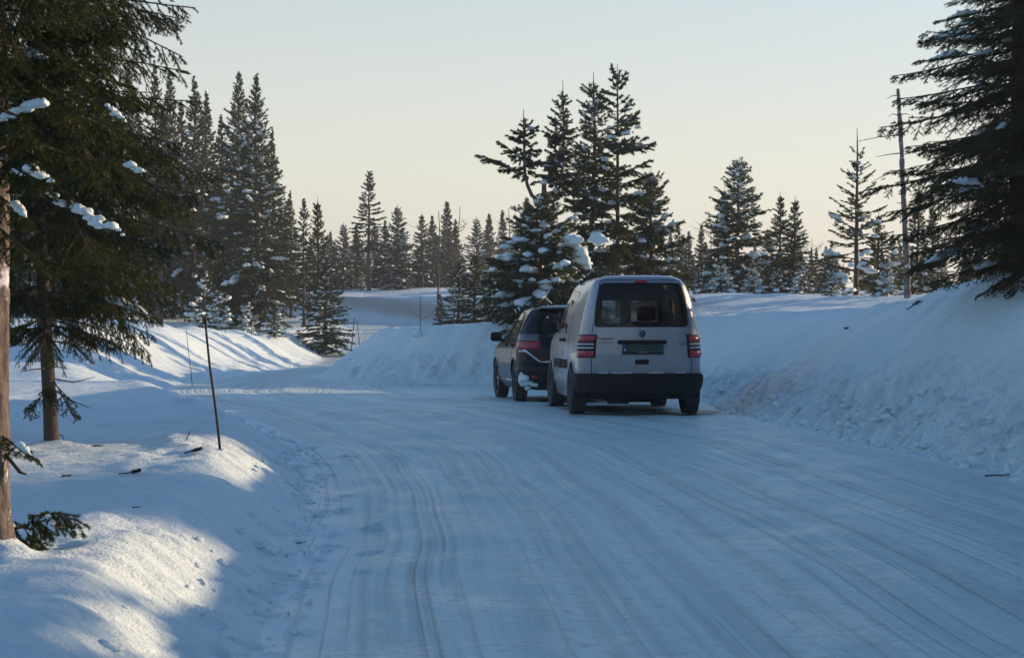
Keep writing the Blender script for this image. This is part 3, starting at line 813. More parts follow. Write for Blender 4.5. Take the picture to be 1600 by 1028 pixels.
def hero_tree(seed, loc, H, R, base, spacing, nb, power, low, top, tr_r, label, bark='bark', lean=(0, 0), sway=.006, irregular=.25, snow=.2, droopk='droop', extra=(), dead=8, relief=0.0):
    rng = np.random.default_rng(seed)
    root = empty('spruce_tree', loc); tag(root, label, 'tree')
    zz = np.linspace(-.25, H, 16)
    sw = np.stack([np.cumsum(rng.normal(0, sway * H / 14, 16)), np.cumsum(rng.normal(0, sway * H / 14, 16))], 1); sw -= sw[1]
    path = np.stack([sw[:, 0] + lean[0] * zz, sw[:, 1] + lean[1] * zz, zz], 1)
    g = Geo(); g.tube(path, tr_r * (1 - zz.clip(0) / H) ** .7 * (1 + .35 * np.exp(-zz.clip(0) / .12)) + .006, 16)
    if relief:
        g = Geo(); k = 40; zr = np.linspace(-.2, min(H, 3.4), 170)
        cx, cy2 = np.interp(zr, zz, path[:, 0]), np.interp(zr, zz, path[:, 1]); th = np.arange(k) * 2 * math.pi / k
        rr = (tr_r * (1 - zr.clip(0) / H) ** .7 * (1 + .45 * np.exp(-zr.clip(0) / .10)))[:, None] + np.zeros((1, k))
        A = np.cos(th)[None] * 2.2 + 7 + zr[:, None] * .6; B = np.sin(th)[None] * 2.2 + zr[:, None] * 3.2
        rr = rr + relief * (fbm(A * 1.3, B * 1.1, 4, .6) + .8 * np.round(2.2 * fbm(A * 2.0 + 5, B * 1.6, 2)) / 2.2)
        V = np.stack([cx[:, None] + rr * np.cos(th), cy2[:, None] + rr * np.sin(th), zr[:, None] + 0 * rr], -1).reshape(-1, 3)
        i = np.arange(len(zr) - 1)[:, None] * k; j = np.arange(k)[None]; j2 = (j + 1) % k
        g.add(V, None, np.stack([i + j, i + j2, i + k + j2, i + k + j], -1).reshape(-1, 4))
        m_ = zz > 3.0; P2 = np.concatenate([[pos_ for pos_ in [(np.interp(3.3, zz, path[:, 0]), np.interp(3.3, zz, path[:, 1]), 3.3)]], path[m_][1:]])
        g.tube(P2, tr_r * (1 - P2[:, 2] / H) ** .7 + .006, 16)
    link('trunk', g.mesh('trunk'), M[bark], root)
    pos = lambda z: np.array([np.interp(z, zz, path[:, 0]), np.interp(z, zz, path[:, 1]), z])
    z = base; az0 = rng.uniform(0, 6.28)
    while z < H - .1:
        q = (z - base) / (H - base); n_ = max(3, int(round(nb * (1.05 - .45 * q)))); az0 += rng.uniform(.3, 1.2)
        for b in range(n_):
            a = az0 + 2 * math.pi * b / n_ + rng.normal(0, .22)
            L = R * (1 - q) ** power * min(1, .6 + q * 5) * rng.uniform(1 - irregular * 1.6, 1 + irregular) + .05
            el = math.radians(low + (top - low) * q ** 1.15) + rng.normal(0, .1)
            kind = ('long_' if L > .7 else 'short_') + (droopk if q < .55 else 'rise')
            add_bough(root, kind, rng, pos(z + rng.uniform(-.4, .4) * spacing), a, el, L, snow * (1 if L > .5 else .4))
        z += spacing * (1 - .3 * q) * rng.uniform(.8, 1.2)
    for kind, o0, o1, sn in extra:
        d = np.array(o1, float) - np.array(o0, float); L = np.linalg.norm(d)
        add_bough(root, kind, rng, o0, math.atan2(d[1], d[0]), math.asin(d[2] / L) + (.28 if 'droop' in kind else -.05), L * .95, sn, .08)
    if dead:
        g = Geo()
        for _ in range(dead):
            p = pos(rng.uniform(.1, base + .6)); a = rng.uniform(0, 6.28); L = rng.uniform(.15, .5)
            e = p + np.array([math.cos(a) * L, math.sin(a) * L, -L * rng.uniform(0, .5)]); g.tube(np.stack([p, (p + e) / 2 + rng.normal(0, .03, 3), e]), [.007, .005, .002], 4, False)
        link('dead_twigs', g.mesh('dead_twigs'), M['twig'], root)['kind'] = 'stuff'
    return root

# ------------------------------------------------------------------ the foreground spruces
def hero_snow(tr, P, R, seed, k=14, lump=.12):
    """a thick smooth roll of snow lying on a limb"""
    rng = np.random.default_rng(seed)
    P = np.array(P, float); R = np.array(R, float)
    m = max(10, int(np.linalg.norm(np.diff(P, axis=0), axis=1).sum() / .03))
    q = np.linspace(0, len(P) - 1, m)
    PP = np.stack([np.interp(q, np.arange(len(P)), P[:, c]) for c in range(3)], 1)
    RR = np.interp(q, np.arange(len(R)), R)
    f = fbm(q * 3.3 + seed, q * 0 + seed * 1.7, 3); g = fbm(q * 1.7 + seed * 3.1, q * 0 + .5, 2)
    PP[:, 0] += g * RR * .5; PP[:, 2] += f * RR * .25
    RR = RR * 1.15 * (1 + .6 * f) * np.sqrt(np.clip(1 - np.abs(2 * np.linspace(0, 1, m) - 1) ** 5, .1, 1))
    T = unit(np.gradient(PP, axis=0)); S = unit(np.cross(T, [0, 0, 1.0]) + 1e-6)
    th = np.arange(k) * 2 * math.pi / k
    rr = RR[:, None] * (1 + .3 * fbm(q[:, None] * 2.5 + seed, th[None] * .9 + 3, 2))
    V = PP[:, None] + S[:, None] * (rr * np.cos(th))[..., None] + np.array([0, 0, 1.0]) * (rr * np.where(np.sin(th) > 0, .95, .45) * np.sin(th) + RR[:, None] * .25)[..., None]
    i = np.arange(m - 1)[:, None] * k; j = np.arange(k)[None]; j2 = (j + 1) % k
    Q = np.stack([i + j, i + j2, i + k + j2, i + k + j], -1).reshape(-1, 4)
    V = np.concatenate([V.reshape(-1, 3), [PP[0] - T[0] * RR[0] * .5, PP[-1] + T[-1] * RR[-1] * .5]])
    j = np.arange(k); j2 = (j + 1) % k
    Tt = np.concatenate([np.stack([j2, j, np.full(k, m * k)], 1), np.stack([(m - 1) * k + j, (m - 1) * k + j2, np.full(k, m * k + 1)], 1)])
    tr.snow.add(V, Tt, Q)

def limb(tr, pts, rng, **k):
    """an individually shaped limb given by a few points"""
    P = np.array(pts, float); q = np.linspace(0, len(P) - 1, 9)
    S = np.stack([np.interp(q, np.arange(len(P)), P[:, c]) for c in range(3)], 1)
    S[1:-1] += rng.normal(0, .012, (7, 3))
    L = np.linalg.norm(np.diff(S, axis=0), axis=1).sum()
    spray(tr, S, rng, L, **k)

for i in range(3):
    make_bough('long_droop', 500 + i, 1.3, .10, .75, .45, .75, 17000)
    make_bough('long_mid', 510 + i, 1.3, .0, .35, .45, .30, 17000)
    make_bough('long_rise', 520 + i, 1.3, .05, .15, .40, .22, 15000)
for i in range(2):
    make_bough('short_droop', 530 + i, .55, .05, .50, .35, .55, 5500, .035)
    make_bough('short_mid', 540 + i, .55, .0, .30, .40, .30, 5500, .035)
    make_bough('short_rise', 550 + i, .55, .05, .10, .30, .20, 5500, .035)

# spruce on the right bank
bx, by = (1594 - 800) / FPX * 21, 21.0
hero_tree(201, (bx, by, ground(bx, by) - .05), 8.6, 1.22, .14, .115, 8, .36, -18, 40, .12, 'big dense dark spruce on top of the high bank at the right edge', snow=.28, droopk='mid', irregular=.42, dead=0)

# spruce with the slim trunk on the left bank
lx, ly = at(80, 690, 15.4)[:2]
zl = ground(lx, ly) - .05
def rel(px, py, D): p = at(px, py, D); return (p[0] - lx, p[1] - ly, p[2] - zl)
EX = [('long_droop', (0, 0, 1.45), rel(222, 595, 15.1), 0), ('long_droop', (0, 0, 1.5), rel(215, 520, 15.0), .5), ('long_mid', (0, 0, .98), rel(152, 560, 15.2), 0), ('short_mid', (0, 0, .55), rel(132, 655, 15.2), 0), ('short_droop', (0, 0, .5), rel(45, 668, 15.1), 0),
      ('long_droop', (-.2, 0, 4.0), rel(292, 30, 15), 0), ('long_droop', (-.2, 0, 3.7), rel(285, 95, 15.1), 0), ('long_droop', (-.2, .1, 4.3), rel(270, 0, 15.4), 0), ('long_droop', (-.2, -.1, 3.6), rel(225, 100, 14.8), 0),
      ('long_droop', (-.1, 0, 2.5), rel(292, 385, 15), .0), ('long_droop', (-.1, 0, 2.3), rel(270, 360, 14.9), 0), ('long_droop', (-.1, .1, 2.75), rel(270, 300, 15.1), 0), ('long_mid', (-.1, 0, 3.1), rel(255, 155, 15), 0), ('long_droop', (-.1, 0, 2.0), rel(240, 395, 15.3), 0)]
EX += [('long_droop', (-.05, 0, 2.75), rel(172, 352, 14.2), 0), ('short_mid', (-.1, 0, 2.72), rel(84, 280, 14.1), 0), ('long_mid', (-.1, 0, 3.3), rel(195, 186, 14.4), 0), ('long_mid', (-.1, 0, 2.85), rel(236, 268, 14.4), 0), ('long_mid', (-.1, 0, 3.55), rel(146, 123, 14.4), 0)]
L2 = hero_tree(202, (lx, ly, zl), 7.6, 1.42, 1.0, .21, 7, .45, -6, 42, .050, 'tall drooping spruce with slim trunk on the left bank, snow on its boughs', lean=(-.045, 0), snow=.05, extra=EX, dead=10)
for i, (P, Rr) in enumerate([([rel(78, 300, 14.3), rel(110, 318, 14.3), rel(140, 335, 14.2), rel(165, 350, 14.2)], [.03, .055, .058, .04]), ([rel(172, 352, 14.2), rel(195, 362, 14.2)], [.03, .02]), ([rel(22, 268, 14.1), rel(45, 264, 14.1), rel(80, 278, 14.1)], [.035, .055, .03]),
                             ([rel(168, 162, 14.4), rel(178, 172, 14.4), rel(188, 182, 14.4)], [.022, .035, .022]), ([rel(205, 256, 14.4), rel(228, 264, 14.4)], [.035, .03]), ([rel(120, 115, 14.4), rel(140, 121, 14.4)], [.035, .025])]):
    st = Tree(); P = np.array(P) - [0, 0, .02]; rl = np.random.default_rng(700 + i)
    for f in np.arange(0, len(P) - .99, .28):
        c = np.array([np.interp(f, range(len(P)), P[:, k]) for k in range(3)]); snow_lump(st.snow, c + rl.normal(0, .012, 3), np.interp(f, range(len(P)), Rr) * rl.uniform(.7, 1.15), rl, .8, 11, 14, .3)
    link('snow_roll', st.snow.mesh('snow_roll'), M['tree_snow'], L2)

# tree with flaking bark at the left edge of the picture
l1x, l1y = -2.375, 8.75
zl1 = ground(l1x, l1y) - .09
def rel1(px, py, D): p = at(px, py, D); return (p[0] - l1x, p[1] - l1y, p[2] - zl1)
EX = [('short_mid', (0, 0, .56), rel1(62, 712, 8.55), 1), ('short_droop', (0, 0, 1.5), rel1(55, 450, 8.4), 0), ('long_mid', (0, 0, 2.25), rel1(185, 150, 8.3), 0), ('long_mid', (0, 0, 2.45), rel1(150, 95, 8.35), 0), ('long_droop', (0, 0, 2.15), rel1(130, 215, 8.4), .0), ('short_droop', (0, 0, 1.8), rel1(70, 330, 8.45), .5),
      ('long_mid', (0, 0, 2.7), rel1(140, 20, 8.5), 0), ('short_droop', (0, 0, 1.65), rel1(45, 380, 8.5), .5)]
L1 = hero_tree(203, (l1x, l1y, zl1), 7.8, .85, 1.85, .15, 6, .30, -6, 40, .085, 'nearest tree with flaking brown bark and sunlit needles at the left edge', bark='pine_bark', snow=.10, extra=EX, dead=0, sway=.003, relief=.012)
for i, (P, Rr) in enumerate([([rel1(-10, 192, 8.25), rel1(25, 180, 8.25), rel1(50, 168, 8.25), rel1(72, 160, 8.25)], [.025, .015, .03, .022])]):
    st = Tree(); P = np.array(P); rl = np.random.default_rng(720 + i)
    for f in np.arange(0, len(P) - .99, .22):
        c = np.array([np.interp(f, range(len(P)), P[:, k]) for k in range(3)]); snow_lump(st.snow, c + rl.normal(0, .006, 3), np.interp(f, range(len(P)), Rr) * rl.uniform(.7, 1.15), rl, .8, 11, 14, .3)
    link('snow_roll', st.snow.mesh('snow_roll'), M['tree_snow'], L1)
g = Geo(); g.tube([(0.02, 0, .50), rel1(30, 738, 8.7), rel1(40, 741, 8.7)], [.010, .008, .005], 6); link('dead_stub', g.mesh('dead_stub'), M['twig'], L1)

# low seedling branch sticking out of the snow beside the trunk
sx, sy = at(45, 868, 8.95)[:2]; sz = ground(sx, sy)
sd_t = Tree(); rg = np.random.default_rng(79)
K = dict(sec=.045, hang=.9, secf=.40, tert=2, wr=.006, phi=(.6, 1.0))
limb(sd_t, [(0, 0, -.03), (.03, 0, .12), (.12, -.02, .17), (.27, -.05, .12)], rg, **K)
limb(sd_t, [(0, 0, -.03), (-.02, .02, .12), (.05, -.05, .16), (.13, -.1, .06)], rg, **K)
limb(sd_t, [(0, 0, -.03), (-.05, 0, .10), (-.10, -.03, .10), (-.14, -.05, .02)], rg, **K)
limb(sd_t, [(0, 0, -.03), (.02, .05, .14), (.08, .1, .17), (.2, .12, .14)], rg, **K)
sd_t.finish(9000, .022, .0045, rg)
hero_snow(sd_t, [(-.06, -.02, .11), (-.1, -.04, .09), (-.14, -.07, .04)], [.015, .03, .015], 21)
hero_snow(sd_t, [(.08, -.04, .16), (.13, -.06, .12)], [.012, .02], 22)
tree_objs(sd_t, 'spruce_seedling', (sx, sy, sz), 0, label='low green spruce seedling drooping onto the snow beside the nearest trunk', cat='seedling')

# ------------------------------------------------------------------ trees clustered behind the parked cars
ND = dict(ln=.062, w=.021)
def cluster_tree(tr, px, D, label, rz=0.0, needle='needle', sink=.05):
    x = (px - 800) / FPX * D
    return tree_objs(tr, 'spruce_tree', (x, D, ground(x, D) - sink), rz, label=label, needle=needle)
def Hof(px, ptop, D): return CAM[2] - (ptop - 456) / FPX * D - ground((px - 800) / FPX * D, D)

# slender one with the bare lower trunk
H = Hof(966, 98, 45)
t = spruce(301, H, .95, base=.22, spacing=.25, nb=5, power=.45, low=-8, top=48, droop=.35, upturn=.5, leader=.45, n=95000, sec=.085, hang=.45, secf=.42, snow=.22, snow2=.06, snow_r=.07, gaps=.12, irregular=.42, wood2=False, tert=1, tr_r=.065, sway=.006, wr=.013, **ND)
rg = np.random.default_rng(31)
snow_lump(t.snow, (.15, -.25, H * .725), .16, rg, .55); snow_lump(t.snow, (-.2, -.2, H * .71), .13, rg, .5); snow_lump(t.snow, (.45, -.2, H * .75), .10, rg, .5)
cluster_tree(t, 966, 45, 'tallest spruce behind the van, its bare trunk showing low down')
# dense dark one behind
H = Hof(926, 110, 47)
t = spruce(302, H, 1.0, base=.10, spacing=.22, nb=6, power=.55, low=-10, top=50, droop=.35, upturn=.45, leader=.5, n=115000, sec=.085, hang=.4, secf=.42, snow=.22, snow2=.06, snow_r=.07, irregular=.3, tert=1, wr=.012, **ND)
cluster_tree(t, 926, 47, 'dense dark spruce standing close to the tallest one behind the van')
# broad low one to the right
H = Hof(1020, 262, 47.5)
t = spruce(303, H, 1.05, base=.04, spacing=.2, nb=7, power=.5, low=-12, top=45, droop=.4, upturn=.5, leader=.3, n=100000, sec=.08, hang=.35, secf=.42, snow=.45, snow2=.12, snow_r=.085, irregular=.25, tert=1, wr=.012, **ND)
cluster_tree(t, 1018, 47.5, 'broad low spruce with snow on its skirts behind the van roof')
# candelabra: broken stem with two upright leaders
Dc = 44.0; xc = (852 - 800) / FPX * Dc; zc = ground(xc, Dc) - .05
def relc(px, py, dy=0.0): p = at(px, py, Dc + dy); return np.array((p[0] - xc, dy, p[2] - zc))
t = Tree(); rg = np.random.default_rng(32)
t.trunk.tube([relc(850, 470), relc(851, 400), relc(852, 330), relc(850, 300), relc(850, 288)], [.075, .07, .06, .06, .05], 8)
t.trunk.tube([relc(852, 318), relc(842, 314), relc(831, 306), relc(824, 290), relc(820, 270), relc(819, 235), relc(818, 200), relc(818, 171)], [.045, .05, .045, .04, .035, .028, .015, .006], 7)
t.trunk.tube([relc(852, 315), relc(862, 312), relc(870, 305), relc(876, 290), relc(880, 250), relc(881, 190), relc(879, 127)], [.045, .045, .042, .038, .03, .018, .006], 7)
t.trunk.tube([relc(870, 305, .2), relc(868, 250, .3), relc(868, 176, .3)], [.03, .02, .005], 6)
snow_lump(t.snow, relc(850, 288) + [0, 0, .02], .09, rg, .8); snow_lump(t.snow, relc(846, 314) + [0, -.02, .05], .09, rg, .5)
K = dict(sec=.075, hang=.30, secf=.42, tert=1, wr=.010, snow2=.06, snow_r=.06)
def leader(seed, foot, H, R, n):
    m_ = spruce(seed, H, R, base=.02, spacing=.19, nb=6, power=.7, low=0, top=50, droop=.35, upturn=.45, leader=.42, n=n, ln=.055, w=.016, sec=.075, hang=.3, secf=.45, snow=.3, snow2=.07, snow_r=.06, irregular=.35, tert=1, tr_r=.012, sway=.01, wr=.009)
    for a_, b_ in ((t.crown, m_.crown), (t.wood, m_.wood), (t.snow, m_.snow)): a_.merge(b_, off=foot)
leader(341, relc(820, 272), 1.48, .46, 24000)
leader(342, relc(878, 312), 2.7, .55, 42000)
leader(343, relc(868, 290, .3), 1.65, .42, 24000)
limb(t, [relc(820, 272), relc(800, 263), relc(776, 252), relc(745, 243)], rg, snow=0, **{**K, 'secf': .5})
limb(t, [relc(819, 245, .1), relc(800, 236, .1), relc(778, 222, .1)], rg, snow=0, **{**K, 'secf': .5})
limb(t, [relc(824, 292), relc(834, 286), relc(842, 283)], rg, snow=0, **K)
t.finish(8000, .055, .016, rg)
tree_objs(t, 'spruce_tree', (xc, Dc, zc), 0, label='crooked spruce with broken stem and two upright leaders behind the dark car')
# broad snow-laden bush at its foot
Db = 42.6; xb = (845 - 800) / FPX * Db
H = Hof(845, 318, Db)
t = spruce(304, H, 1.6, base=.10, spacing=.19, nb=9, power=.5, low=-4, top=40, droop=.5, upturn=.35, n=150000, sec=.075, hang=.35, secf=.40, snow=.6, snow2=.14, snow_r=.09, irregular=.2, tert=1, wr=.012, kr=8, **ND)
rg = np.random.default_rng(33)
zb = ground(xb, Db) - .05
for (px, py, r) in [(918, 412, .14), (940, 378, .10), (862, 330, .13), (838, 333, .12), (900, 340, .13), (905, 333, .1), (852, 352, .15), (838, 360, .14), (815, 375, .15), (790, 385, .14), (800, 378, .13), (770, 422, .14), (876, 395, .10), (918, 418, .1), (780, 400, .1), (822, 405, .13), (868, 438, .15), (850, 441, .14), (832, 438, .12), (810, 440, .12)]:
    p = at(px, py, Db - .95); rl_ = 1.45 * math.sqrt(max(.05, 1 - (p[2] - zb) / H)) * .85; snow_lump(t.snow, (p[0] - xb, -math.sqrt(max(.06, rl_ ** 2 - (p[0] - xb) ** 2)) + rg.uniform(0, .1), p[2] - zb), r * .8, rg, .5, 11, 14, .34)
def relb(px, py, dy=-.95): p = at(px, py, Db + dy); return (p[0] - xb, dy, p[2] - zb)
for (px, py, r) in [(888, 375, .13), (896, 380, .17), (902, 376, .13), (902, 390, .17), (908, 400, .18), (914, 410, .16), (906, 408, .13), (918, 418, .10), (926, 376, .11), (934, 371, .13), (941, 377, .11), (934, 381, .10)]:
    q = relb(px, py, -.50 + rg.uniform(-.05, .05)); snow_lump(t.snow, q, r, rg, .95, 11, 14, .18)
tree_objs(t, 'spruce_tree', (xb, Db, zb), 0.0, label='squat wide spruce loaded with thick snow clumps just behind the dark car')
del t

# ------------------------------------------------------------------ trees on the plateau to the right
H = Hof(1337, 197, 50)
t = spruce(311, H, 1.3, base=.03, spacing=.30, nb=6, power=1.0, low=-5, top=58, droop=.3, upturn=.35, leader=.75, n=60000, sec=.11, hang=.12, secf=.34, snow=.25, snow2=.05, snow_r=.08, gaps=.1, irregular=.3, wr=.012, tert=1, ln=.05, w=.014)
rg = np.random.default_rng(35)
for (px, py, r) in [(1350, 418, .17), (1330, 415, .11), (1362, 425, .12), (1312, 432, .13), (1398, 395, .09), (1322, 440, .14), (1380, 440, .13), (1345, 400, .09), (1355, 395, .1), (1368, 370, .06)]:
    p = at(px, py, 49.2); x0 = (1337 - 800) / FPX * 50; z0 = ground(x0, 50) - .05
    snow_lump(t.snow, (p[0] - x0, -.8, p[2] - z0), r, rg, .75)
cluster_tree(t, 1337, 50, 'sparse young spruce with long bare top beside the dead birch', needle='needle_young')
t = spruce(312, Hof(1152, 243, 55), 1.5, base=.03, spacing=.21, nb=7, power=.72, low=-12, top=52, droop=.4, upturn=.45, leader=.3, n=105000, sec=.09, hang=.25, secf=.40, snow=.5, snow2=.16, snow_r=.085, wr=.012, tert=1, **ND)
cluster_tree(t, 1152, 55, 'full cone-shaped spruce standing alone right of the van')
del t

# dead birch snag
Ds = 46.0; xs_ = (1407 - 800) / FPX * Ds; zs = ground(xs_, Ds) - .05
t = Tree(); rg = np.random.default_rng(36)
def rels(px, py): p = at(px, py, Ds); return np.array((p[0] - xs_, 0, p[2] - zs))
pth = [rels(1418, 470), rels(1417, 420), rels(1413, 340), rels(1409, 260), rels(1405, 190), rels(1402, 140)]
q_ = np.linspace(0, 5, 40); pp = np.stack([np.interp(q_, range(6), [v[c] for v in pth]) for c in range(3)], 1); pp[:, :2] += rg.normal(0, .006, (40, 2))
t.trunk.tube(pp, np.interp(q_, range(6), [.085, .08, .072, .064, .055, .04]) * rg.uniform(.86, 1.12, 40), 9)
for (a, b, c) in [((1404, 212), (1370, 216), (1336, 222)), ((1410, 264), (1380, 276), (1362, 285)), ((1404, 182), (1394, 180), (1388, 182)), ((1402, 150), (1392, 152), (1383, 156)), ((1403, 155), (1411, 156), (1419, 158)),
                  ((1405, 240), (1385, 243), (1368, 246)), ((1409, 266), (1430, 264), (1440, 266)), ((1404, 180), (1414, 180), (1423, 180)), ((1411, 318), (1403, 318), (1399, 317)), ((1405, 200), (1396, 206), (1385, 214))]:
    t.wood.tube([rels(*a), rels(*b) + [0, rg.uniform(-.1, .1), .01], rels(*c) + [0, rg.uniform(-.2, .2), 0]], [.014, .009, .004], 4, False)
for (px, py) in [(1393, 274), (1381, 280), (1352, 219), (1343, 221), (1374, 214), (1378, 281)]:
    snow_lump(t.wood, rels(px, py), .022, rg, .9, 5, 6)
o = tree_objs(t, 'birch_snag', (xs_, Ds, zs), 0, bark='birch', label='dead birch snag with broken top and a few bare twigs', cat='dead tree')

# ------------------------------------------------------------------ the stand of tall spruces on the left
LS = 'stand of tall spruces on the left'
for (px, tp, D, key, lab, wd) in [
    (403, 120, 74, 'tall0', 'full tall spruce at the right edge of the left stand, branched to the ground', 1.10),
    (370, 117, 78, 'tall3', 'tall spruce second from the right edge of the left stand', .90),
    (302, 124, 80, 'tall1', 'tall pointed spruce in the middle of the left stand', 1.0),
    (326, 150, 84, 'tall2', 'shorter spruce between two taller tops in the middle of the left stand', 1.0),
    (266, 114, 82, 'tall0', 'tall frosty spruce left of the middle of the left stand', .85),
    (240, 100, 88, 'tall1', 'slim spruce whose top is the highest of the left stand', .75),
    (200, 106, 84, 'tall3', 'frosted spruce top showing above the drooping near boughs', .85),
    (347, 185, 88, 'tall2', 'spruce with bare lower trunk deep inside the left stand', 1.0),
    (284, 165, 90, 'tall2', 'bare-trunked spruce behind the middle of the left stand', 1.0),
    (250, 170, 76, 'tall2', 'spruce with high crown at the front of the left stand', 1.0),
    (428, 205, 84, 'tall1', 'spruce half hidden behind the right edge of the left stand', .95),
    (455, 300, 86, 'tall1', 'short spruce filling the gap right of the tall stand', 1.0)]:
    stand(key, px, tp, D, lab, LS, wide=wd)
for i, (px, tp, D, key) in enumerate([(165, 130, 80, 'tall3'), (128, 150, 86, 'tall1'), (95, 120, 82, 'tall0'), (60, 135, 88, 'tall2'), (25, 140, 80, 'tall3'), (-15, 120, 84, 'tall1'), (215, 190, 95, 'tall2'), (310, 220, 98, 'tall2'),
                                  (335, 240, 102, 'tall1'), (270, 230, 104, 'tall2'), (235, 240, 100, 'tall1'), (380, 230, 98, 'tall1'), (185, 220, 103, 'tall2'), (405, 250, 104, 'tall2'), (140, 220, 100, 'tall1'), (100, 215, 103, 'tall0'), (362, 300, 110, 'tall1'), (296, 300, 112, 'tall1'), (255, 310, 114, 'tall0'), (440, 320, 108, 'tall1'), (325, 330, 116, 'tall0'), (205, 300, 112, 'tall3')]):
    stand(key, px, tp, D, 'spruce in the dim interior of the left stand behind its front row', 'spruces inside the left stand')
TL = 'trees along the far side of the clearing'
for (px, tp, D, key, lab, wd) in [
    (476, 314, 78, 'thin', 'thin bare-stemmed spruce right of the tall stand', .9),
    (497, 307, 80, 'mid1', 'slim pointed spruce beside the thin bare-stemmed one', 1.0),
    (508, 402, 69, 'mid0', 'low bushy spruce at the foot of the thin spruces by the road', 1.5),
    (537, 346, 108, 'mid0', 'snowy spruce left of the tall thin one beyond the road', 1.1),
    (577, 271, 107, 'thin', 'tall thin spruce with sparse branches beyond the road', 1.25),
    (556, 352, 111, 'far0', 'rounded spruce just left behind the tall thin one', 1.0),
    (601, 345, 112, 'far0', 'spruce just right behind the tall thin one', .9),
    (622, 318, 107, 'mid0', 'dark symmetrical spruce beyond the far snow slope', 1.2),
    (660, 331, 108, 'mid1', 'slim spruce right of the dark symmetrical one', 1.3),
    (676, 338, 118, 'far0', 'greyish spruce left of the hazy pair', .9),
    (700, 316, 126, 'far0', 'tall hazy spruce near the middle of the far row', 1.0),
    (712, 345, 118, 'far1', 'hazy spruce close right of the tall hazy one', 1.0),
    (744, 337, 104, 'mid0', 'dark pointed spruce above the shaded thicket', 1.2),
    (765, 335, 134, 'far0', 'pale hazy spruce left of the crooked spruce', 1.0),
    (785, 331, 140, 'far1', 'pale narrow spruce under the crooked spruce', 1.0),
    (824, 310, 140, 'far0', 'pale spruce seen between the crooked spruce and the near bush', 1.1),
    (716, 405, 64, 'mid0', 'dark low spruce at the left end of the shaded thicket', 1.3),
    (742, 392, 61, 'mid1', 'bluish spruce in the middle of the shaded thicket', 1.6),
    (772, 400, 58, 'mid0', 'frosted spruce at the right end of the shaded thicket', 1.2),
    (688, 455, 70, 'mid1', 'tiny spruce on the sunlit far slope', 1.1),
    (1060, 345, 62, 'mid1', 'slim spruce between the van roof and the lone cone-shaped one', 1.1),
    (1075, 362, 88, 'far0', 'distant spruce right above the van roof corner', .9),
    (1096, 352, 92, 'far1', 'distant narrow spruce left of the lone cone-shaped one', 1.0),
    (1133, 290, 58, 'mid1', 'slimmer spruce leaning against the lone cone-shaped one', 1.1),
    (1218, 299, 57, 'mid1', 'young forked spruce right of the lone cone-shaped one', 1.2),
    (1242, 306, 56, 'mid1', 'young spruce with snow on its lowest boughs right of the forked one', 1.3),
    (1200, 355, 66, 'mid0', 'low spruce behind the forked one', 1.2),
    (1372, 330, 53, 'mid1', 'low spruce right of the sparse young one', 1.4),
    (1434, 290, 56, 'mid1', 'slim spruce behind the dead birch', 1.0),
    (1455, 320, 60, 'mid0', 'spruce showing under the boughs of the big dark one', 1.1),
    (1300, 372, 74, 'mid1', 'small spruce left of the sparse young one', 1.1),
    (1275, 388, 82, 'far1', 'small distant spruce in the bright gap', 1.0)]:
    stand(key, px, tp, D, lab, TL, wide=wd, needle='needle')
# far treeline closing the view
for i in range(70):
    px = -120 + i * 27 + RNG.uniform(-11, 11)
    D = RNG.uniform(125, 190)
    if px > 1050: D = RNG.uniform(110, 170)
    base = 372 if px > 1050 else 362
    stand('far0' if i % 2 else 'far1', px, base + RNG.uniform(-14, 34), D, 'distant hazy spruce in the treeline along the horizon', 'distant treeline spruces', wide=RNG.uniform(.75, 1.7)).rotation_euler.x = RNG.normal(0, .03)
for i in range(60):
    px = 400 + i * 20.5 + RNG.uniform(-9, 9); D = RNG.uniform(109, 128) if px < 830 else RNG.uniform(75, 105)
    if 830 < px < 1050: continue
    stand(('far1', 'far0', 'mid0')[i % 3], px, (372 if px < 830 else 392) + RNG.uniform(-16, 34), D, 'spruce filling the dense row just before the distant treeline', 'spruces of the dense middle row', wide=RNG.uniform(.8, 1.6)).rotation_euler.y = RNG.normal(0, .03)
# wood to the right of the picture that keeps the road in shade
SH = 'spruces of the wood right of the road'
sr = np.random.default_rng(91); spots = []
for i in range(900):
    y = sr.uniform(-4, 50); x = sr.uniform(max(7.5, .267 * y + 2.2), max(7.5, .267 * y + 2.2) + 20)
    if all((x - a) ** 2 + (y - b) ** 2 > 3.2 ** 2 for a, b in spots): spots.append((x, y))
    if len(spots) >= 70: break
spots = [q for q in spots if not any(lo < q[1] - .445 * q[0] < hi for lo, hi in ((8.0, 10.7), (14.1, 17.7), (24.2, 28.4), (37.5, 99)))]
for i, (x, y) in enumerate(spots):
    o = stand(('tall0', 'tall3', 'tall1', 'mid0')[i % 4], 800, 300, 40, 'spruce of the wood beyond the right edge of the picture', SH)
    s = sr.uniform(.8, 1.1); o.location = (x, y, ground(x, y) - .05); o.scale = (s * 1.1, s * 1.1, s)
